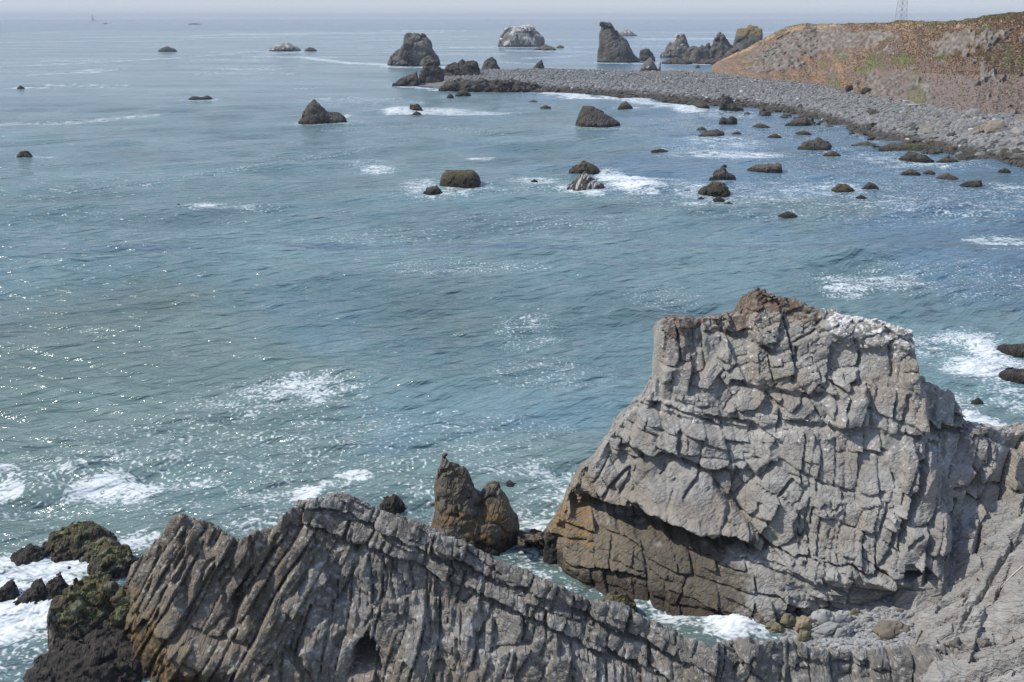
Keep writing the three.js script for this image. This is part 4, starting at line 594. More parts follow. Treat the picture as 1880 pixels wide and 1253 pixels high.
  const back = D * (opt.back ?? 0.8); mesh.position.set(front[0] + sin(dir) * back, opt.ground ?? 0, front[2] - cos(dir) * back);
  put(mesh, opt.name ?? 'sea_rock', label, opt.category ?? 'rock', opt.group);
  return mesh;
}
const low = (px, py, w, h, k = 0) => [[px - w / 2, py], [px - w * 0.3, py - h * (0.55 + 0.2 * k)], [px - w * 0.02 + k * w * 0.15, py - h], [px + w * 0.28, py - h * (0.6 - 0.15 * k)], [px + w / 2, py]];
// far and middle stacks
seaRock('tall dark sea stack with a lower brown shoulder, left of the shingle spit', 'grey', [[710, 122], [716, 106], [735, 95], [742, 78], [748, 67], [770, 65], [785, 72], [793, 90], [808, 114]], { name: 'sea_stack', base: 121 });
seaRock('broad flat-topped sea stack whitened by birds, near the horizon', 'white', [[915, 85], [917, 70], [930, 55], [950, 52], [975, 53], [990, 62], [1000, 78], [1000, 86]], { name: 'sea_stack' });
seaRock('low tan rock just right of the whitened flat-topped stack', 'tan', low(1002, 92, 42, 9)); seaRock('tiny rock at the right tip of the low tan rock', 'tan', low(1028, 88, 16, 5));
seaRock('tall fin-shaped grey sea stack sloping down to the right', 'grey', [[1097, 115], [1099, 84], [1101, 58], [1108, 50], [1118, 51], [1128, 60], [1140, 72], [1155, 88], [1165, 103], [1174, 115]], { name: 'sea_stack', rough: 0.12 });
seaRock('small brown-topped block beside the foot of the fin-shaped stack', 'brown', [[1173, 112], [1176, 93], [1190, 91], [1203, 109]]);
seaRock('pale rounded boulder with a white top standing at the far edge of the spit', 'pale', [[1175, 131], [1182, 116], [1195, 107], [1211, 105], [1213, 118], [1209, 131]], { rough: 0.1 });
seaRock('pointed pale stack with a dark tooth on its left side', 'pale', [[1213, 106], [1222, 92], [1230, 80], [1236, 84], [1241, 68], [1252, 65], [1262, 80], [1272, 106]], { name: 'sea_stack' });
seaRock('low weedy ledge below the pointed pale stack', 'brown', low(1243, 118, 58, 12)); seaRock('squat grey crag between the pointed stack and the leaning pinnacle', 'grey', [[1265, 116], [1272, 93], [1285, 85], [1297, 88], [1306, 116]]);
seaRock('leaning grey pinnacle left of the turf-capped stack', 'grey', [[1302, 115], [1308, 76], [1325, 65], [1331, 80], [1345, 88], [1352, 115]], { name: 'sea_stack' });
seaRock('mushroom-shaped stack with a brown turf cap beside the headland', 'turf', [[1344, 105], [1341, 70], [1352, 58], [1375, 54], [1395, 57], [1406, 68], [1402, 86], [1400, 105]], { name: 'sea_stack', rough: 0.1, base: 106 });
seaRock('distant white rock on the horizon right of the fin-shaped stack', 'white', [[1132, 66], [1148, 55], [1158, 58], [1170, 66]]);
seaRock('broken grey crag behind the squat crag, joining it to the pinnacle', 'grey', [[1252, 112], [1262, 92], [1275, 88], [1290, 96], [1300, 84], [1316, 112]], { rough: 0.3 }); seaRock('tumbled grey rocks between the pinnacle and the turf-capped stack', 'grey', [[1326, 116], [1336, 96], [1350, 90], [1368, 98], [1382, 116]], { rough: 0.3 });
seaRock('small black rock in the lagoon behind the spit', 'dark', low(1281, 125, 11, 5));
seaRock('low weedy rocks strung below the leaning pinnacle', 'brown', low(1310, 118, 70, 8));
// rocks on the spit
seaRock('rounded grey block at the seaward end of the spit', 'brown', [[768, 156], [772, 132], [782, 118], [800, 115], [814, 122], [818, 150]], { name: 'spit_rock', base: 156 });
seaRock('jagged dark crag on the spit, its crest like broken teeth', 'dark', [[808, 152], [818, 126], [835, 119], [848, 113], [854, 118], [860, 114], [873, 116], [880, 128], [886, 146]], { name: 'spit_rock', base: 150, rough: 0.19 });
seaRock('pointed brown rock rising behind the shingle spit', 'brown', [[882, 133], [892, 113], [903, 105], [911, 114], [919, 133]], { name: 'spit_rock' }); seaRock('small dark tooth of rock on the far edge of the spit', 'dark', [[977, 129], [985, 119], [994, 111], [1001, 128]], { name: 'spit_rock' });
seaRock('low brown rock tapering into the sea at the tip of the spit', 'brown', [[718, 158], [735, 147], [752, 141], [765, 134], [772, 158]], { name: 'spit_rock' }); seaRock('long brown wave-worn ledge along the near side of the spit', 'brown', [[806, 166], [818, 152], [850, 147], [900, 151], [950, 154], [985, 158], [1010, 168]], { name: 'spit_rock', deep: 0.3, rough: 0.3, freq: 2.2 });
// middle water
[['pyramid rock with a low tail to the right, alone in the middle water', 'brown', [[547, 229], [556, 209], [570, 193], [580, 186], [590, 196], [603, 210], [625, 212], [637, 228]], { rough: 0.13 }], ['large smooth wedge of rock in front of the shingle beach', 'brown', [[1056, 234], [1061, 212], [1071, 197], [1085, 198], [1110, 210], [1130, 222], [1139, 233]], { rough: 0.09, freq: 1.2 }], ['rounded rock between the smooth wedge and the beach', 'brown', low(1148, 201, 30, 15, 0.3), { rough: 0.1 }],
  ['flat-topped dark block with yellow-green weed on top', 'weedy', [[806, 342], [812, 322], [820, 315], [870, 314], [879, 324], [884, 342]], { rough: 0.1 }], ['low black rock in foam beside the flat-topped dark block', 'dark', [[776, 357], [785, 346], [803, 342], [813, 350], [812, 357]]], ['mossy domed rock behind the white-streaked cone', 'weedy', [[1044, 319], [1058, 306], [1072, 297], [1090, 305], [1104, 319]]], ['white-streaked cone of rock standing in breaking foam', 'streaked', [[1038, 349], [1055, 335], [1072, 317], [1083, 326], [1110, 348]], { rough: 0.14 }],
  ['pale brown peaked rock behind the weedy peak', 'brown', [[1302, 333], [1313, 315], [1328, 307], [1340, 318], [1352, 332]]], ['green weedy peak of rock in front of the pale peaked one', 'weedy', [[1280, 359], [1296, 344], [1310, 333], [1326, 338], [1341, 358]]], ['black knob at the foot of the green weedy peak', 'dark', low(1320, 370, 24, 9)], ['tilted slab of banded brown rock', 'tan', [[1371, 317], [1385, 306], [1410, 303], [1434, 300], [1434, 316]], { rough: 0.12 }], ['broad brown hump of rock off the middle of the beach', 'brown', [[1465, 278], [1480, 264], [1500, 256], [1516, 262], [1532, 277]]], ['low weedy rock at the right foot of the broad hump', 'weedy', low(1528, 287, 32, 9)],
  ['dark hump of rock behind a breaking wave off the beach', 'brown', [[1281, 255], [1295, 243], [1315, 238], [1328, 243], [1330, 255]]], ['small rounded rock behind the dark hump', 'weedy', low(1288, 242, 22, 9)], ['pair of joined dark boulders near the shingle', 'dark', [[1320, 227], [1326, 214], [1334, 220], [1342, 214], [1352, 218], [1353, 227]]], ['upright grey block at the water edge of the shingle', 'brown', [[1321, 203], [1324, 181], [1335, 177], [1350, 195], [1366, 204]]], ['brown boulder in surf left of the upright grey block', 'brown', low(1288, 201, 30, 15)],
  ['long low brown reef near the beach bend', 'brown', [[1442, 232], [1460, 221], [1478, 216], [1488, 230]]], ['flat dark rock left of the low brown reef', 'weedy', low(1397, 236, 36, 9)], ['small weedy rock below the flat dark rock', 'weedy', low(1422, 253, 25, 7)], ['low rock just below the brown reef', 'weedy', low(1475, 247, 30, 7)], ['twin weedy rock in foam, the left of the pair', 'weedy', [[1526, 354], [1538, 340], [1555, 340], [1569, 353]]], ['twin weedy rock in foam, the right of the pair', 'brown', low(1598, 350, 32, 15, -0.5)], ['tiny rock in foam below the weedy pair', 'dark', low(1581, 364, 20, 5)],
  ['brown ridge-backed rock with foam on its left', 'brown', [[1652, 297], [1670, 281], [1690, 285], [1713, 298]]], ['knobbly brown rock right of the ridge-backed rock', 'brown', low(1741, 302, 42, 14)], ['flat low rock in open water below the ridge-backed rock', 'weedy', low(1673, 321, 33, 9)], ['small flat rock right of the flat low rock', 'weedy', low(1706, 320, 24, 7)], ['dark smooth-backed rock in the right bay', 'weedy', low(1739, 331, 40, 11)], ['blocky brown rock at the right of the bay rocks', 'brown', [[1758, 346], [1772, 337], [1796, 331], [1802, 346]]], ['small rock with a white top near the right shore', 'tan', low(1844, 319, 24, 10)],
  ['long weed-covered reef hugging the beach', 'weedy', [[1617, 278], [1640, 266], [1680, 266], [1698, 277]]], ['weed-covered reef left of the long one', 'weedy', low(1592, 271, 56, 9)], ['two-humped dark rock alone in the blue bay', 'dark', low(1447, 400, 38, 11)], ['tiny dark rock right of the two-humped one', 'dark', low(1502, 403, 12, 6)], ['thin dark rock awash left of the breaking wave', 'dark', low(1212, 279, 34, 5)], ['dark blocky rock in surf, upper of two', 'dark', [[751, 204], [754, 192], [768, 192], [777, 204]]], ['dark rounded rock in surf, lower of two', 'dark', low(765, 212, 20, 7)],
  ['dark rock off the spit, larger of two', 'dark', low(850, 177, 32, 13)], ['dark rock off the spit, smaller of two', 'dark', low(827, 180, 14, 8)], ['low dark reef in the bay before the spit, upper one', 'weedy', low(979, 189, 22, 5)], ['low dark reef in the bay before the spit, lower one', 'weedy', low(1002, 199, 22, 6)], ['low black reef breaking the open water at left', 'dark', [[345, 183], [358, 177], [368, 180], [380, 176], [389, 183]]], ['tiny black rock far left with a foam trail', 'dark', low(38, 164, 14, 6)], ['black boulder at the left edge of the open sea', 'dark', [[29, 292], [38, 280], [50, 280], [60, 292]]],
  ['low brown islet far out at left', 'brown', low(307, 95, 34, 9)], ['jagged islet whitened by birds far out', 'white', [[495, 94], [512, 82], [530, 80], [540, 86], [552, 94]]], ['small brown islet right of the jagged whitened one', 'brown', low(570, 94, 24, 7)], ['tiny green-topped rock left of the foam patch', 'weedy', low(328, 379, 10, 5)], ['brown rock awash in the foam patch at left', 'dark', low(376, 385, 18, 5)], ['distant low reef on the horizon left of centre', 'dark', low(356, 45.4, 26, 3)], ['distant speck of rock right of the lighthouse', 'dark', low(193, 44, 9, 2.2)],
  ['upper black rock in surf at the right edge', 'dark', [[1828, 657], [1845, 641], [1880, 636], [1908, 657]]], ['small brown rock in the breaking wave at right', 'brown', low(1815, 683, 22, 12)], ['lower black rock in surf at the right edge', 'dark', [[1832, 704], [1850, 686], [1885, 682], [1912, 706]]], ['small brown rock in foam behind the great layered rock', 'brown', low(1795, 743, 22, 11)], ['round black rock awash behind the split brown rock', 'mussel', low(936, 897, 32, 13)], ['thin black rock awash, farthest behind the split brown rock', 'mussel', low(906, 866, 28, 8)], ['thin black rock awash, right of the farthest one', 'mussel', low(942, 866, 30, 7)], ['mussel-covered rock awash behind the ridge crest', 'mussel', [[688, 940], [705, 920], [725, 912], [748, 940]]],
  ['tiny black rock left of the knob in foam', 'dark', low(1287, 367, 15, 5)], ['flat black rock below the knob in foam', 'dark', low(1338, 377, 24, 6)], ['lowest tiny black rock of the weedy peak group', 'dark', low(1350, 388, 16, 4)], ['low dark rock in foam left of the white-streaked cone', 'dark', low(981, 335, 14, 6)], ['narrow weedy rock above the tilted slab', 'weedy', low(1420, 296, 14, 4)], ['small dark rock in the upper bay near the reef', 'dark', low(1353, 247, 20, 5)]]
  .forEach((a) => seaRock(...a));
lap('sea rocks');
// ---------------------------------------------------------------- near rocks at the foot of the ridge
seaRock('split brown rock with rusty weed standing in the channel', 'tan', [[787, 1000], [797, 940], [803, 884], [812, 866], [828, 864], [858, 882], [872, 906], [884, 922], [898, 908], [918, 912], [936, 930], [949, 958], [957, 1000]], { base: 1014, deep: 0.75, rough: 0.12, freq: 1.7 });
[['moss-topped rock at the seaward end of the ridge', 'mossy', [[86, 1010], [104, 987], [150, 972], [176, 981], [205, 1000], [214, 1026]], { base: 1026 }], ['low mossy shoulder right of the moss-topped rock', 'mossy', [[140, 1034], [165, 1006], [195, 998], [216, 1008], [226, 1034]]], ['brown weedy rock against the ridge, above the white water', 'mossy', [[168, 1062], [178, 1028], [205, 1014], [240, 1018], [258, 1030], [250, 1062]]], ['black mussel rock out left in the white water', 'mussel', [[18, 1042], [34, 1019], [60, 1011], [80, 1018], [85, 1040]]], ['small black rock at the left edge in white water', 'mussel', [[-12, 1106], [6, 1083], [28, 1077], [38, 1090], [32, 1106]]], ['knobbly black rock in white water, left of two', 'mussel', [[28, 1110], [55, 1092], [72, 1077], [82, 1082], [88, 1120]]], ['knobbly black rock in white water, right of two', 'mussel', [[78, 1112], [92, 1078], [116, 1066], [134, 1076], [132, 1100]]],
  ['large weed-bearded boulder with green patch beside the white water', 'mossy', [[100, 1196], [106, 1150], [114, 1124], [150, 1098], [190, 1092], [216, 1120], [222, 1190]], { base: 1200 }], ['boulder with bright green weed against the ridge foot', 'mossy', [[178, 1200], [196, 1156], [228, 1112], [262, 1096], [288, 1110], [296, 1190]], { base: 1200 }], ['dark mussel ledge at the bottom left corner', 'mussel', [[66, 1252], [86, 1216], [130, 1205], [180, 1188], [240, 1190], [285, 1220], [320, 1260]], { base: 1262 }], ['brown weedy boulder wedged between ridge and white water', 'mossy', [[120, 1130], [142, 1088], [170, 1074], [205, 1082], [232, 1130]]], ['tiny black rock awash between the mossy rocks', 'mussel', low(128, 1052, 30, 10)], ['black mussel knob at the tip of the brown bench', 'mussel', [[996, 1030], [1001, 988], [1015, 980], [1034, 990], [1046, 1030]], { base: 1036 }], ['weedy rock between the ridge crest and the channel', 'mossy', [[1100, 1128], [1118, 1100], [1145, 1096], [1165, 1112], [1170, 1130]], { base: 1134 }]].forEach(([l, k, o, q]) => seaRock(l, k, o, { rough: 0.24, freq: 2, name: 'shore_rock', ...q }));
lap('near rocks');
// ---------------------------------------------------------------- pebble cove
{
  const n = 120, pos = [], idx = [], col = [], r = rng(31);
  for (let j = 0; j <= n; j++) for (let i = 0; i <= n; i++) { const x = 10.5 + 10.5 * i / n, z = -52 + 11.5 * j / n; pos.push(x, coveH(x, z), z); const v = 0.8 + 0.5 * r(); col.push(0.2 * v, 0.2 * v, 0.196 * v); }
  for (let j = 0; j < n; j++) for (let i = 0; i < n; i++) { const a = j * (n + 1) + i; idx.push(a, a + n + 1, a + 1, a + 1, a + n + 1, a + n + 2); }
  const g = new THREE.BufferGeometry(); g.setAttribute('position', new THREE.Float32BufferAttribute(pos, 3)); g.setAttribute('color', new THREE.Float32BufferAttribute(col, 3)); g.setIndex(idx); g.computeVertexNormals();
  setting(new THREE.Mesh(g, stone), 'cove_floor', 'sloping floor of the small pebble cove', 'cove');
  const K = 9000, m = new THREE.InstancedMesh(pebble(14, 1, 0.6), new THREE.MeshStandardMaterial({ roughness: 0.95 }), K), M = new THREE.Matrix4(), q = new THREE.Quaternion(), c = new THREE.Color();
  for (let i = 0; i < K; i++) { const x = 13.2 + 6.8 * r(), z = -50.5 + 9 * r(), k = 0.035 + 0.05 * r() + 0.09 * pow(r(), 5); q.setFromEuler(new THREE.Euler(r() - 0.5, r() * 6.3, r() - 0.5)); M.compose(new THREE.Vector3(x, coveH(x, z) + k * 0.25, z), q, new THREE.Vector3(k * (1 + 0.6 * r()), k * (0.7 + 0.4 * r()), k)); m.setMatrixAt(i, M); const v = 0.75 + 0.55 * r(); c.setRGB(0.285 * v, 0.285 * v, 0.28 * v); if (r() < 0.04) c.setRGB(0.26, 0.19, 0.15); m.setColorAt(i, c); }
  setting(m, 'cove_pebbles', 'small grey pebbles filling the cove', 'pebbles', 'stuff');
}
const tint = (r, g, b) => new THREE.MeshStandardMaterial({ color: new THREE.Color().setRGB(r, g, b), roughness: 0.93 });
function boulder(px, py, w, h, seed, elev, mat, label, group, name = 'boulder', turn = 0) { // a single stone lying where it lies
  const p = P(px, py, elev), s = hypot(p[0], p[1] - EYE, p[2]) / FOCAL, m = new THREE.Mesh(pebble(seed, 4, 1), mat);
  m.geometry.computeBoundingBox(); const b = m.geometry.boundingBox, sx = w * s / (b.max.x - b.min.x), sy = h * s * 1.25 / (b.max.y - b.min.y);
  m.scale.set(sx, sy, sx * 0.85); m.rotation.z = turn; m.position.set(p[0], p[1] - b.min.y * sy * 0.55, p[2] - (b.max.z - b.min.z) * sx * 0.3);
  return put(m, name, label, 'boulder', group);
}
const greyM = tint(0.27, 0.27, 0.262), paleM = tint(0.32, 0.315, 0.295), tanM = tint(0.27, 0.215, 0.145), oliveM = tint(0.17, 0.15, 0.09), brownM = tint(0.16, 0.135, 0.105);
boulder(1479, 1160, 30, 26, 51, 0.75, tanM, 'rounded tan boulder sitting at the edge of the pebble cove'); boulder(1516, 1154, 40, 30, 52, 0.9, paleM, 'pale grey angular boulder right of the tan boulder', null, 'boulder', 0.4); boulder(1519, 1172, 60, 22, 53, 0.8, greyM, 'long tilted grey slab lying in front of the angular boulder', null, 'boulder', 0.35); boulder(1545, 1148, 42, 22, 54, 1.0, paleM, 'pale flat slab leaning on the pebbles behind the long slab', null, 'boulder', 0.3); boulder(1552, 1176, 34, 24, 55, 0.9, greyM, 'grey box-shaped boulder with tan underside in the cove'); boulder(1478, 1182, 24, 22, 56, 0.5, oliveM, 'small olive-brown boulder behind the ridge, below the tan boulder');
boulder(1448, 1152, 30, 20, 57, 0.5, oliveM, 'olive wet boulder beside the splash at the mouth of the cove'); boulder(1570, 1158, 20, 15, 58, 1.1, greyM, 'small cube-like grey stone in the middle of the cove'); boulder(1592, 1146, 22, 15, 59, 1.2, paleM, 'pale stone with a white vein in the cove pebbles'); boulder(1572, 1132, 18, 14, 60, 1.2, oliveM, 'olive-grey stone at the upper left of the pebbles'); boulder(1660, 1092, 42, 22, 61, 1.7, paleM, 'large pale rounded stone at the head of the pebble cove'); boulder(1602, 1182, 24, 14, 62, 1.1, greyM, 'wedge-shaped grey stone low in the cove near the ridge'); boulder(1640, 1178, 60, 28, 63, 1.3, brownM, 'large brown slab half buried at the lower right of the cove', null, 'boulder', 0.3); boulder(1425, 1170, 34, 22, 64, 0.2, oliveM, 'wet olive rock nearest the splash in the cove mouth');
{ const r = rng(91); for (let i = 0; i < 46; i++) { const x = 1530 + 160 * r(), y = 1100 + 80 * r(); if (x < 1500 + (1180 - y) * 0.5 + 20) continue; boulder(x, y, 7 + 7 * r(), 5 + 4 * r(), 400 + i % 6, coveH(P(x, y, 1.2)[0], P(x, y, 1.2)[2]), [greyM, paleM, greyM, brownM][i % 4], `loose ${['grey', 'pale', 'grey', 'brown'][i % 4]} stone among the cove pebbles`, 'loose stones among the cove pebbles', 'cove_stone', (r() - 0.5)); } }
// boulders on the far beach
const onShore = (X, s) => ground(X, s);
function shoreStone(X, s, w, seed, mat, label, group, h = 0.7, name = 'beach_boulder') { const p = onShore(X, s); if (s < 0) p[1] = -0.1; const m = new THREE.Mesh(SHAPES[seed % SHAPES.length], mat); m.scale.set(w / 2.3, w * h / 2.2, w / 2.4); m.rotation.set(0, seed * 2.4, (seed % 5 - 2) * 0.12); m.position.set(p[0], p[1] + w * h * 0.14, p[2]); return put(m, name, label, 'boulder', group); }
const SHAPES = [1, 2, 3, 4, 5, 6, 7, 8, 9].map((k) => pebble(k * 13 + 2, 2, 0.8));
const bGrey = tint(0.165, 0.16, 0.15), bDark = tint(0.06, 0.053, 0.043), bPale = tint(0.27, 0.26, 0.24), bTan = tint(0.24, 0.2, 0.15);
const findS = (X, py) => { for (let s = 0; s < 2; s += 0.01) { const p = shore(X, s), d = [p[0], p[1] - EYE, p[2]], z = CT * -d[2] - ST * d[1] , y = d[1] * CT - d[2] * -1 * -ST; if (626.5 - FOCAL * (d[1] * CT + -d[2] * ST) / (-d[2] * CT - d[1] * ST) <= py) return s; } return 1; };
[[1826, 240, 7.2, bTan, 'largest rounded tan boulder at the back of the near beach', 0.85], [1840, 256, 3.8, bPale, 'pale tan block below the largest tan boulder'], [1786, 216, 3.4, bPale, 'upright pale flake of rock left of the largest boulder', 1.1], [1733, 222, 2.8, bGrey, 'tilted grey block in the middle of the near beach'], [1725, 250, 3.2, bDark, 'dark square block near the water on the near beach'], [1708, 236, 2.8, bTan, 'tan box-shaped boulder on the near beach'], [1672, 236, 3.4, bGrey, 'pointed grey boulder at the left of the near beach', 1], [1606, 212, 4.2, bDark, 'dark low boulder halfway along the shingle'], [1602, 238, 4.4, bDark, 'weed-stained boulder at the water edge of the shingle'], [1765, 245, 3.0, bGrey, 'grey boulder with a shadowed right face mid-beach'], [1735, 206, 3.6, bGrey, 'slanting grey slab at the foot of the scree'], [1660, 224, 2.6, bGrey, 'brownish grey boulder left of the pointed one'], [1870, 248, 4.2, bPale, 'long pale slab at the right edge of the near beach'], [1560, 168, 3.6, bDark, 'dark leaning rock at the foot of the grey outcrop', 1.2], [1590, 172, 3.2, bDark, 'second dark leaning rock right of the outcrop foot', 1.1], [1640, 226, 2.4, bGrey, 'low grey stone beside the driftwood'], [1850, 218, 4.0, bGrey, 'big grey boulder above and right of the largest one']].forEach(([x, y, w, m, l, h], i) => shoreStone(x, findS(x, y), w, i + 3, m, l, null, h));
{ const r = rng(17); const zones = [[1640, 1880, 0.02, 0.3, 90, 'boulder in the jumble along the waterline of the near beach', 'boulders along the near waterline', bDark, 1.7], [1660, 1885, 0.25, 0.95, 90, 'boulder strewn over the upper near beach below the scree', 'boulders strewn on the near beach', bGrey, 1.7], [1340, 1640, 0.01, 0.12, 60, 'boulder at the waterline halfway along the shingle', 'boulders along the middle waterline', bDark, 1.1], [840, 1330, 0.0, 0.2, 50, 'boulder at the waterline of the far spit', 'boulders along the spit waterline', bDark, 1.5], [1370, 1800, 0.0, -0.3, 60, 'rock awash just off the shingle bend', 'rocks awash off the shingle', bDark, 1.9]];
  for (const [a, b, s0, s1, n, l, gr, m, k] of zones) for (let i = 0; i < n; i++) { const w = 0.9 + 1.5 * pow(r(), 2.2), dry = s1 > 0.5, mat = r() < (dry ? 0.25 : 0.04) ? bTan : r() < (dry ? 0.3 : 0.1) ? bGrey : m; shoreStone(a + (b - a) * r(), s0 + (s1 - s0) * pow(r(), 1.3), w * k, floor(r() * 999), mat, `${w > 1.7 ? 'large' : 'small'} ${mat === bTan ? 'tan' : mat === bGrey ? 'grey' : 'dark brown'} ${l}`, gr); } }
// driftwood
const woodM = tint(0.5, 0.47, 0.42), woodD = tint(0.09, 0.075, 0.06);
function log(X, py, len, rad, turn, mat, label, group) { const p = onShore(X, findS(X, py)), pts = [0, 0.33, 0.66, 1].map((t) => new THREE.Vector3((t - 0.5) * len, rad * 0.7 + sin(t * 5 + X) * rad * 0.6, sin(t * 3 + X) * len * 0.05)), g = new THREE.TubeGeometry(new THREE.CatmullRomCurve3(pts), 12, rad, 7, false), q = g.attributes.position; for (let i = 0; i < q.count; i++) { const t = floor(i / 8) / 12, c = pts[0].clone().lerp(pts[3], t), k = (1 - 0.45 * t) * (1 + 0.15 * noise3(i, X, 3)) * (t === 0 || t === 1 ? 0.35 : 1); q.setXYZ(i, q.getX(i), rad * 0.7 + (q.getY(i) - rad * 0.7) * k, q.getZ(i)); } g.computeVertexNormals(); const m = new THREE.Mesh(g, mat); m.position.set(...p); m.rotation.y = turn; return put(m, 'driftwood_log', label, 'driftwood', group); }
[[1690, 196, 9, 0.3, 0.1, 'longest bleached driftwood log at the head of the near shingle'], [1683, 194, 6, 0.22, -0.2, 'bleached log just above the longest log'], [1700, 192, 5, 0.2, 0.3, 'short bleached log at the right of the log pile'], [1671, 189, 5, 0.2, 0, 'bleached log left of the log pile, higher up'], [1660, 185, 4, 0.2, 0.1, 'topmost bleached log by the scree foot'], [1678, 203, 4, 0.16, 0, 'thin bleached log below the log pile'], [1640, 181, 4, 0.18, 0.2, 'bleached stick left of the topmost log'], [1580, 195, 3.4, 0.18, 0, 'lone bleached log on the middle shingle'], [1390, 150, 4.2, 0.5, 0.5, 'tangled bleached root stump at the foot of the headland'], [1384, 151, 4.5, 0.3, -0.4, 'bleached log leaning out of the root stump'], [1306, 147, 6, 0.25, 0, 'pale log lying on the brown flat near the two walkers'], [1346, 148, 5, 0.22, 0, 'pale log between the dark log and root stump']].forEach(([x, y, l, r, t, s]) => log(x, y, l * 0.8, r, t, woodM, s));
log(1335, 146, 4.4, 0.5, 0, woodD, 'thick dark log on the flat at the foot of the headland'); log(1360, 144, 3, 0.35, 0.1, woodD, 'smaller dark log right of the thick dark one');
// ---------------------------------------------------------------- two walkers on the spit
function person(px, py, label, jacket, turn) {
  const J = [[[0, 1.46, 0], 0.075, [0, 1.6, 0.01], 0.1], [[0, 1.6, 0.01], 0.105, [0, 1.66, 0], 0.095], [[0, 1.0, 0], 0.16, [0, 1.36, 0], 0.17], [[-0.13, 1.36, 0], 0.1, [0.13, 1.36, 0], 0.1], [[-0.1, 0.92, 0], 0.11, [-0.12, 0.5, 0.04], 0.075], [[-0.12, 0.5, 0.04], 0.07, [-0.12, 0.08, -0.02], 0.05], [[0.1, 0.92, 0], 0.11, [0.12, 0.5, 0.06], 0.075], [[0.12, 0.5, 0.06], 0.07, [0.13, 0.08, 0.1], 0.05], [[-0.12, 0.05, -0.02], 0.05, [-0.12, 0.05, 0.14], 0.045], [[0.13, 0.05, 0.1], 0.05, [0.13, 0.05, 0.25], 0.045], [[-0.2, 1.34, 0], 0.07, [-0.27, 1.06, -0.02], 0.055], [[-0.27, 1.06, -0.02], 0.052, [-0.25, 0.8, 0.08], 0.04], [[0.2, 1.34, 0], 0.07, [0.27, 1.06, -0.02], 0.055], [[0.27, 1.06, -0.02], 0.052, [0.25, 0.8, 0.08], 0.04]];
  const f = (x, y, z) => { let d = 9; for (const [a, ra, b, rb] of J) { const vx = b[0] - a[0], vy = b[1] - a[1], vz = b[2] - a[2], t = clamp(((x - a[0]) * vx + (y - a[1]) * vy + (z - a[2]) * vz) / (vx * vx + vy * vy + vz * vz)), e = hypot(x - a[0] - vx * t, y - a[1] - vy * t, z - a[2] - vz * t) - lerp(ra, rb, t), h = max(0.05 - abs(d - e), 0) / 0.05; d = min(d, e) - h * h * 0.0125; } return d; };
  const g = paint(solid(f, [-0.42, -0.03, -0.3], [0.42, 1.82, 0.4], 0.022), (x, y, z, nx, ny, nz, o) => { const c = y > 1.6 + z * 0.3 || (y > 1.5 && z < -0.02) ? [0.04, 0.03, 0.025] : y > 1.47 || (y < 0.86 && abs(x) > 0.2) ? [0.45, 0.3, 0.22] : y > 0.94 || abs(x) > 0.21 ? jacket : y > 0.1 ? [0.46, 0.4, 0.35] : [0.05, 0.045, 0.04]; o[0] = c[0]; o[1] = c[1]; o[2] = c[2]; });
  const m = new THREE.Mesh(g, stone), p = onShore(px, findS(px, py)); m.position.set(...p); m.rotation.y = turn; put(m, 'person', label, 'person');
}
person(1260, 140, 'person in dark jacket and pale trousers on the spit, the left of two walkers', [0.03, 0.03, 0.035], 0.3); person(1264, 139.6, 'person in black jacket and pale trousers on the spit, the right of two walkers', [0.02, 0.02, 0.025], 0.5);
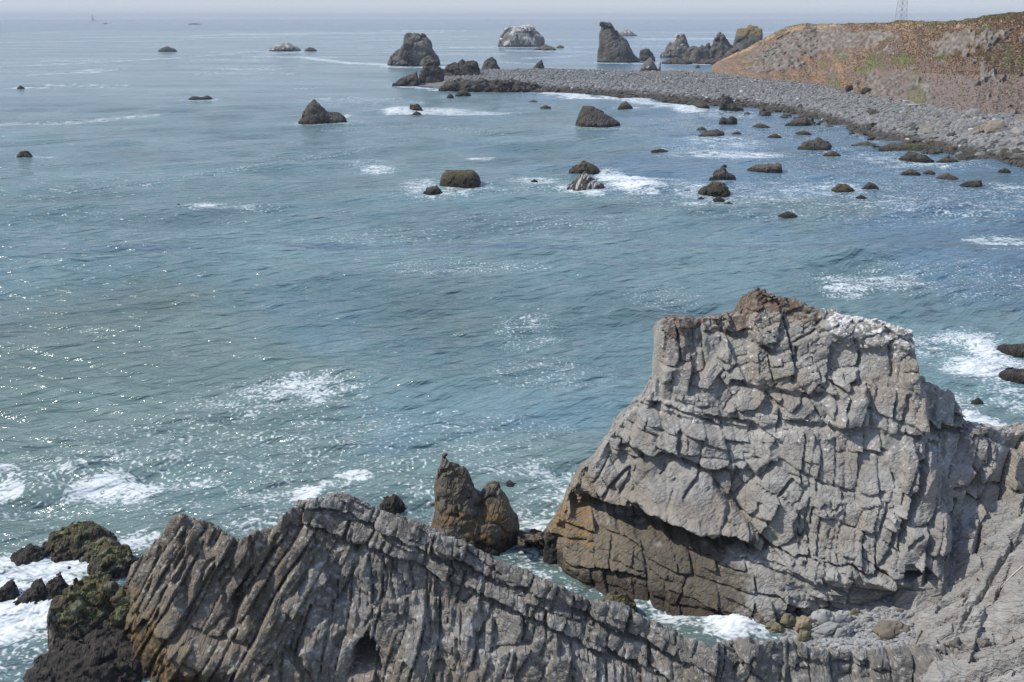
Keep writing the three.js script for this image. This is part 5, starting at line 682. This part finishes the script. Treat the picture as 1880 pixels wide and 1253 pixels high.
// ---------------------------------------------------------------- lattice mast behind the headland
{
  const steel = new THREE.MeshStandardMaterial({ color: new THREE.Color().setRGB(0.4, 0.41, 0.43), metalness: 0.1, roughness: 0.55 }), b = PD(1654, 41, 640), t = new THREE.Group(); t.position.set(b[0], b[1] - 3, b[2]); t.rotation.y = 0.35;
  const H = 46, w = (y) => 2.35 - 1.75 * y / H, bar = (a, c, r, name) => { const d = new THREE.Vector3().subVectors(c, a), m = part(new THREE.CylinderGeometry(r, r, d.length(), 6), steel, name, t); m.position.copy(a).addScaledVector(d, 0.5); m.quaternion.setFromUnitVectors(new THREE.Vector3(0, 1, 0), d.normalize()); };
  const C = [[-1, -1], [1, -1], [1, 1], [-1, 1]], at = (k, y) => new THREE.Vector3(C[k % 4][0] * w(y), y, C[k % 4][1] * w(y));
  for (let k = 0; k < 4; k++) { bar(at(k, 0), at(k, H), 0.1, 'leg'); for (let i = 0; i < 16; i++) { const y0 = H * (1 - pow(1 - i / 16, 1.2)), y1 = H * (1 - pow(1 - (i + 1) / 16, 1.2)); bar(at(k, y1), at(k + 1, y1), 0.05, 'crossbar'); bar(at(k, y0), at(k + 1, y1), 0.05, 'diagonal_brace'); bar(at(k + 1, y0), at(k, y1), 0.05, 'diagonal_brace'); } }
  for (let k = 0; k < 4; k++) { const p = at(k, 0), m = part(new THREE.BoxGeometry(0.9, 1.2, 0.9), tint(0.4, 0.4, 0.38), 'footing', t); m.position.set(p.x, -0.3, p.z); }
  const a = part(new THREE.CylinderGeometry(0.05, 0.08, 5, 6), steel, 'antenna', t); a.position.y = H + 2.4;
  put(t, 'lattice_mast', 'tall grey steel lattice mast standing behind the headland', 'mast');
  // far lighthouse on its reef
  const l = P(170, 40), L2 = new THREE.Group(), stoneM = tint(0.3, 0.3, 0.3), s = hypot(l[0], l[2]) / FOCAL; L2.position.set(l[0], 0, l[2]);
  part(new THREE.CylinderGeometry(5 * s, 10 * s, 2.6 * s, 14), stoneM, 'rock_base', L2).position.y = 0.9 * s; part(new THREE.CylinderGeometry(2.4 * s, 2.8 * s, 3 * s, 12), stoneM, 'caisson', L2).position.y = 3.4 * s; part(new THREE.CylinderGeometry(0.9 * s, 1.2 * s, 5.5 * s, 10), stoneM, 'tower', L2).position.y = 7.2 * s; part(new THREE.CylinderGeometry(0.6 * s, 0.9 * s, 1.6 * s, 10), stoneM, 'lantern', L2).position.y = 10.5 * s; part(new THREE.ConeGeometry(0.9 * s, 1.1 * s, 10), stoneM, 'lantern_roof', L2).position.y = 11.7 * s;
  put(L2, 'lighthouse', 'faint lighthouse on a rock at the horizon, far left', 'lighthouse');
}
// bleached branch on the pale slope, yellow tufts in its cracks
{
  scene.updateMatrixWorld(true);
  const caster = new THREE.Raycaster(), land = (px, py) => { caster.set(new THREE.Vector3(0, EYE, 0), new THREE.Vector3(...ray(px, py)).normalize()); return caster.intersectObject(slopeMesh)[0]?.point; };
  const pts = [[1878, 1042], [1862, 1056], [1850, 1068], [1838, 1082]].map(([x, y]) => land(x, y)).filter(Boolean).map((p) => p.add(new THREE.Vector3(0, 0.05, 0)));
  if (pts.length > 2) put(new THREE.Mesh(new THREE.TubeGeometry(new THREE.CatmullRomCurve3(pts), 24, 0.035, 6), woodM), 'branch', 'bleached branch lying in a crack of the pale slope', 'branch');
  const r = rng(12), leaf = []; for (let i = 0; i < 90; i++) { const a = r() * 2 * PI, b = r() * 1.25, h = 0.5 + r() * 0.6, w = 0.05, x = cos(a) * sin(b) * h, z = sin(a) * sin(b) * h, y = cos(b) * h; leaf.push(-sin(a) * w, 0, cos(a) * w, sin(a) * w, 0, -cos(a) * w, x, y, z); }
  const g = new THREE.BufferGeometry(); g.setAttribute('position', new THREE.Float32BufferAttribute(leaf, 3)); g.computeVertexNormals();
  [[1769, 1098, 0.3, [0.34, 0.24, 0.05], 'largest yellow tuft low on the pale slope by the cove'], [1808, 1001, 0.24, [0.34, 0.27, 0.05], 'yellow tuft high on the pale slope'], [1795, 1066, 0.2, [0.28, 0.14, 0.05], 'rusty tuft in the middle of the pale slope'], [1872, 948, 0.18, [0.33, 0.28, 0.08], 'small yellow tuft near the right edge above the slope']].forEach(([x, y, k, c, l]) => { const p = land(x, y); if (!p) return; const m = new THREE.Mesh(g, tint(...c)); m.position.copy(p); m.scale.set(k, k * 0.8, k); m.rotation.y = x; put(m, 'dry_tuft', l, 'plant', 'tufts on the pale slope'); });
}
lap('all');

renderer.render(scene, camera);
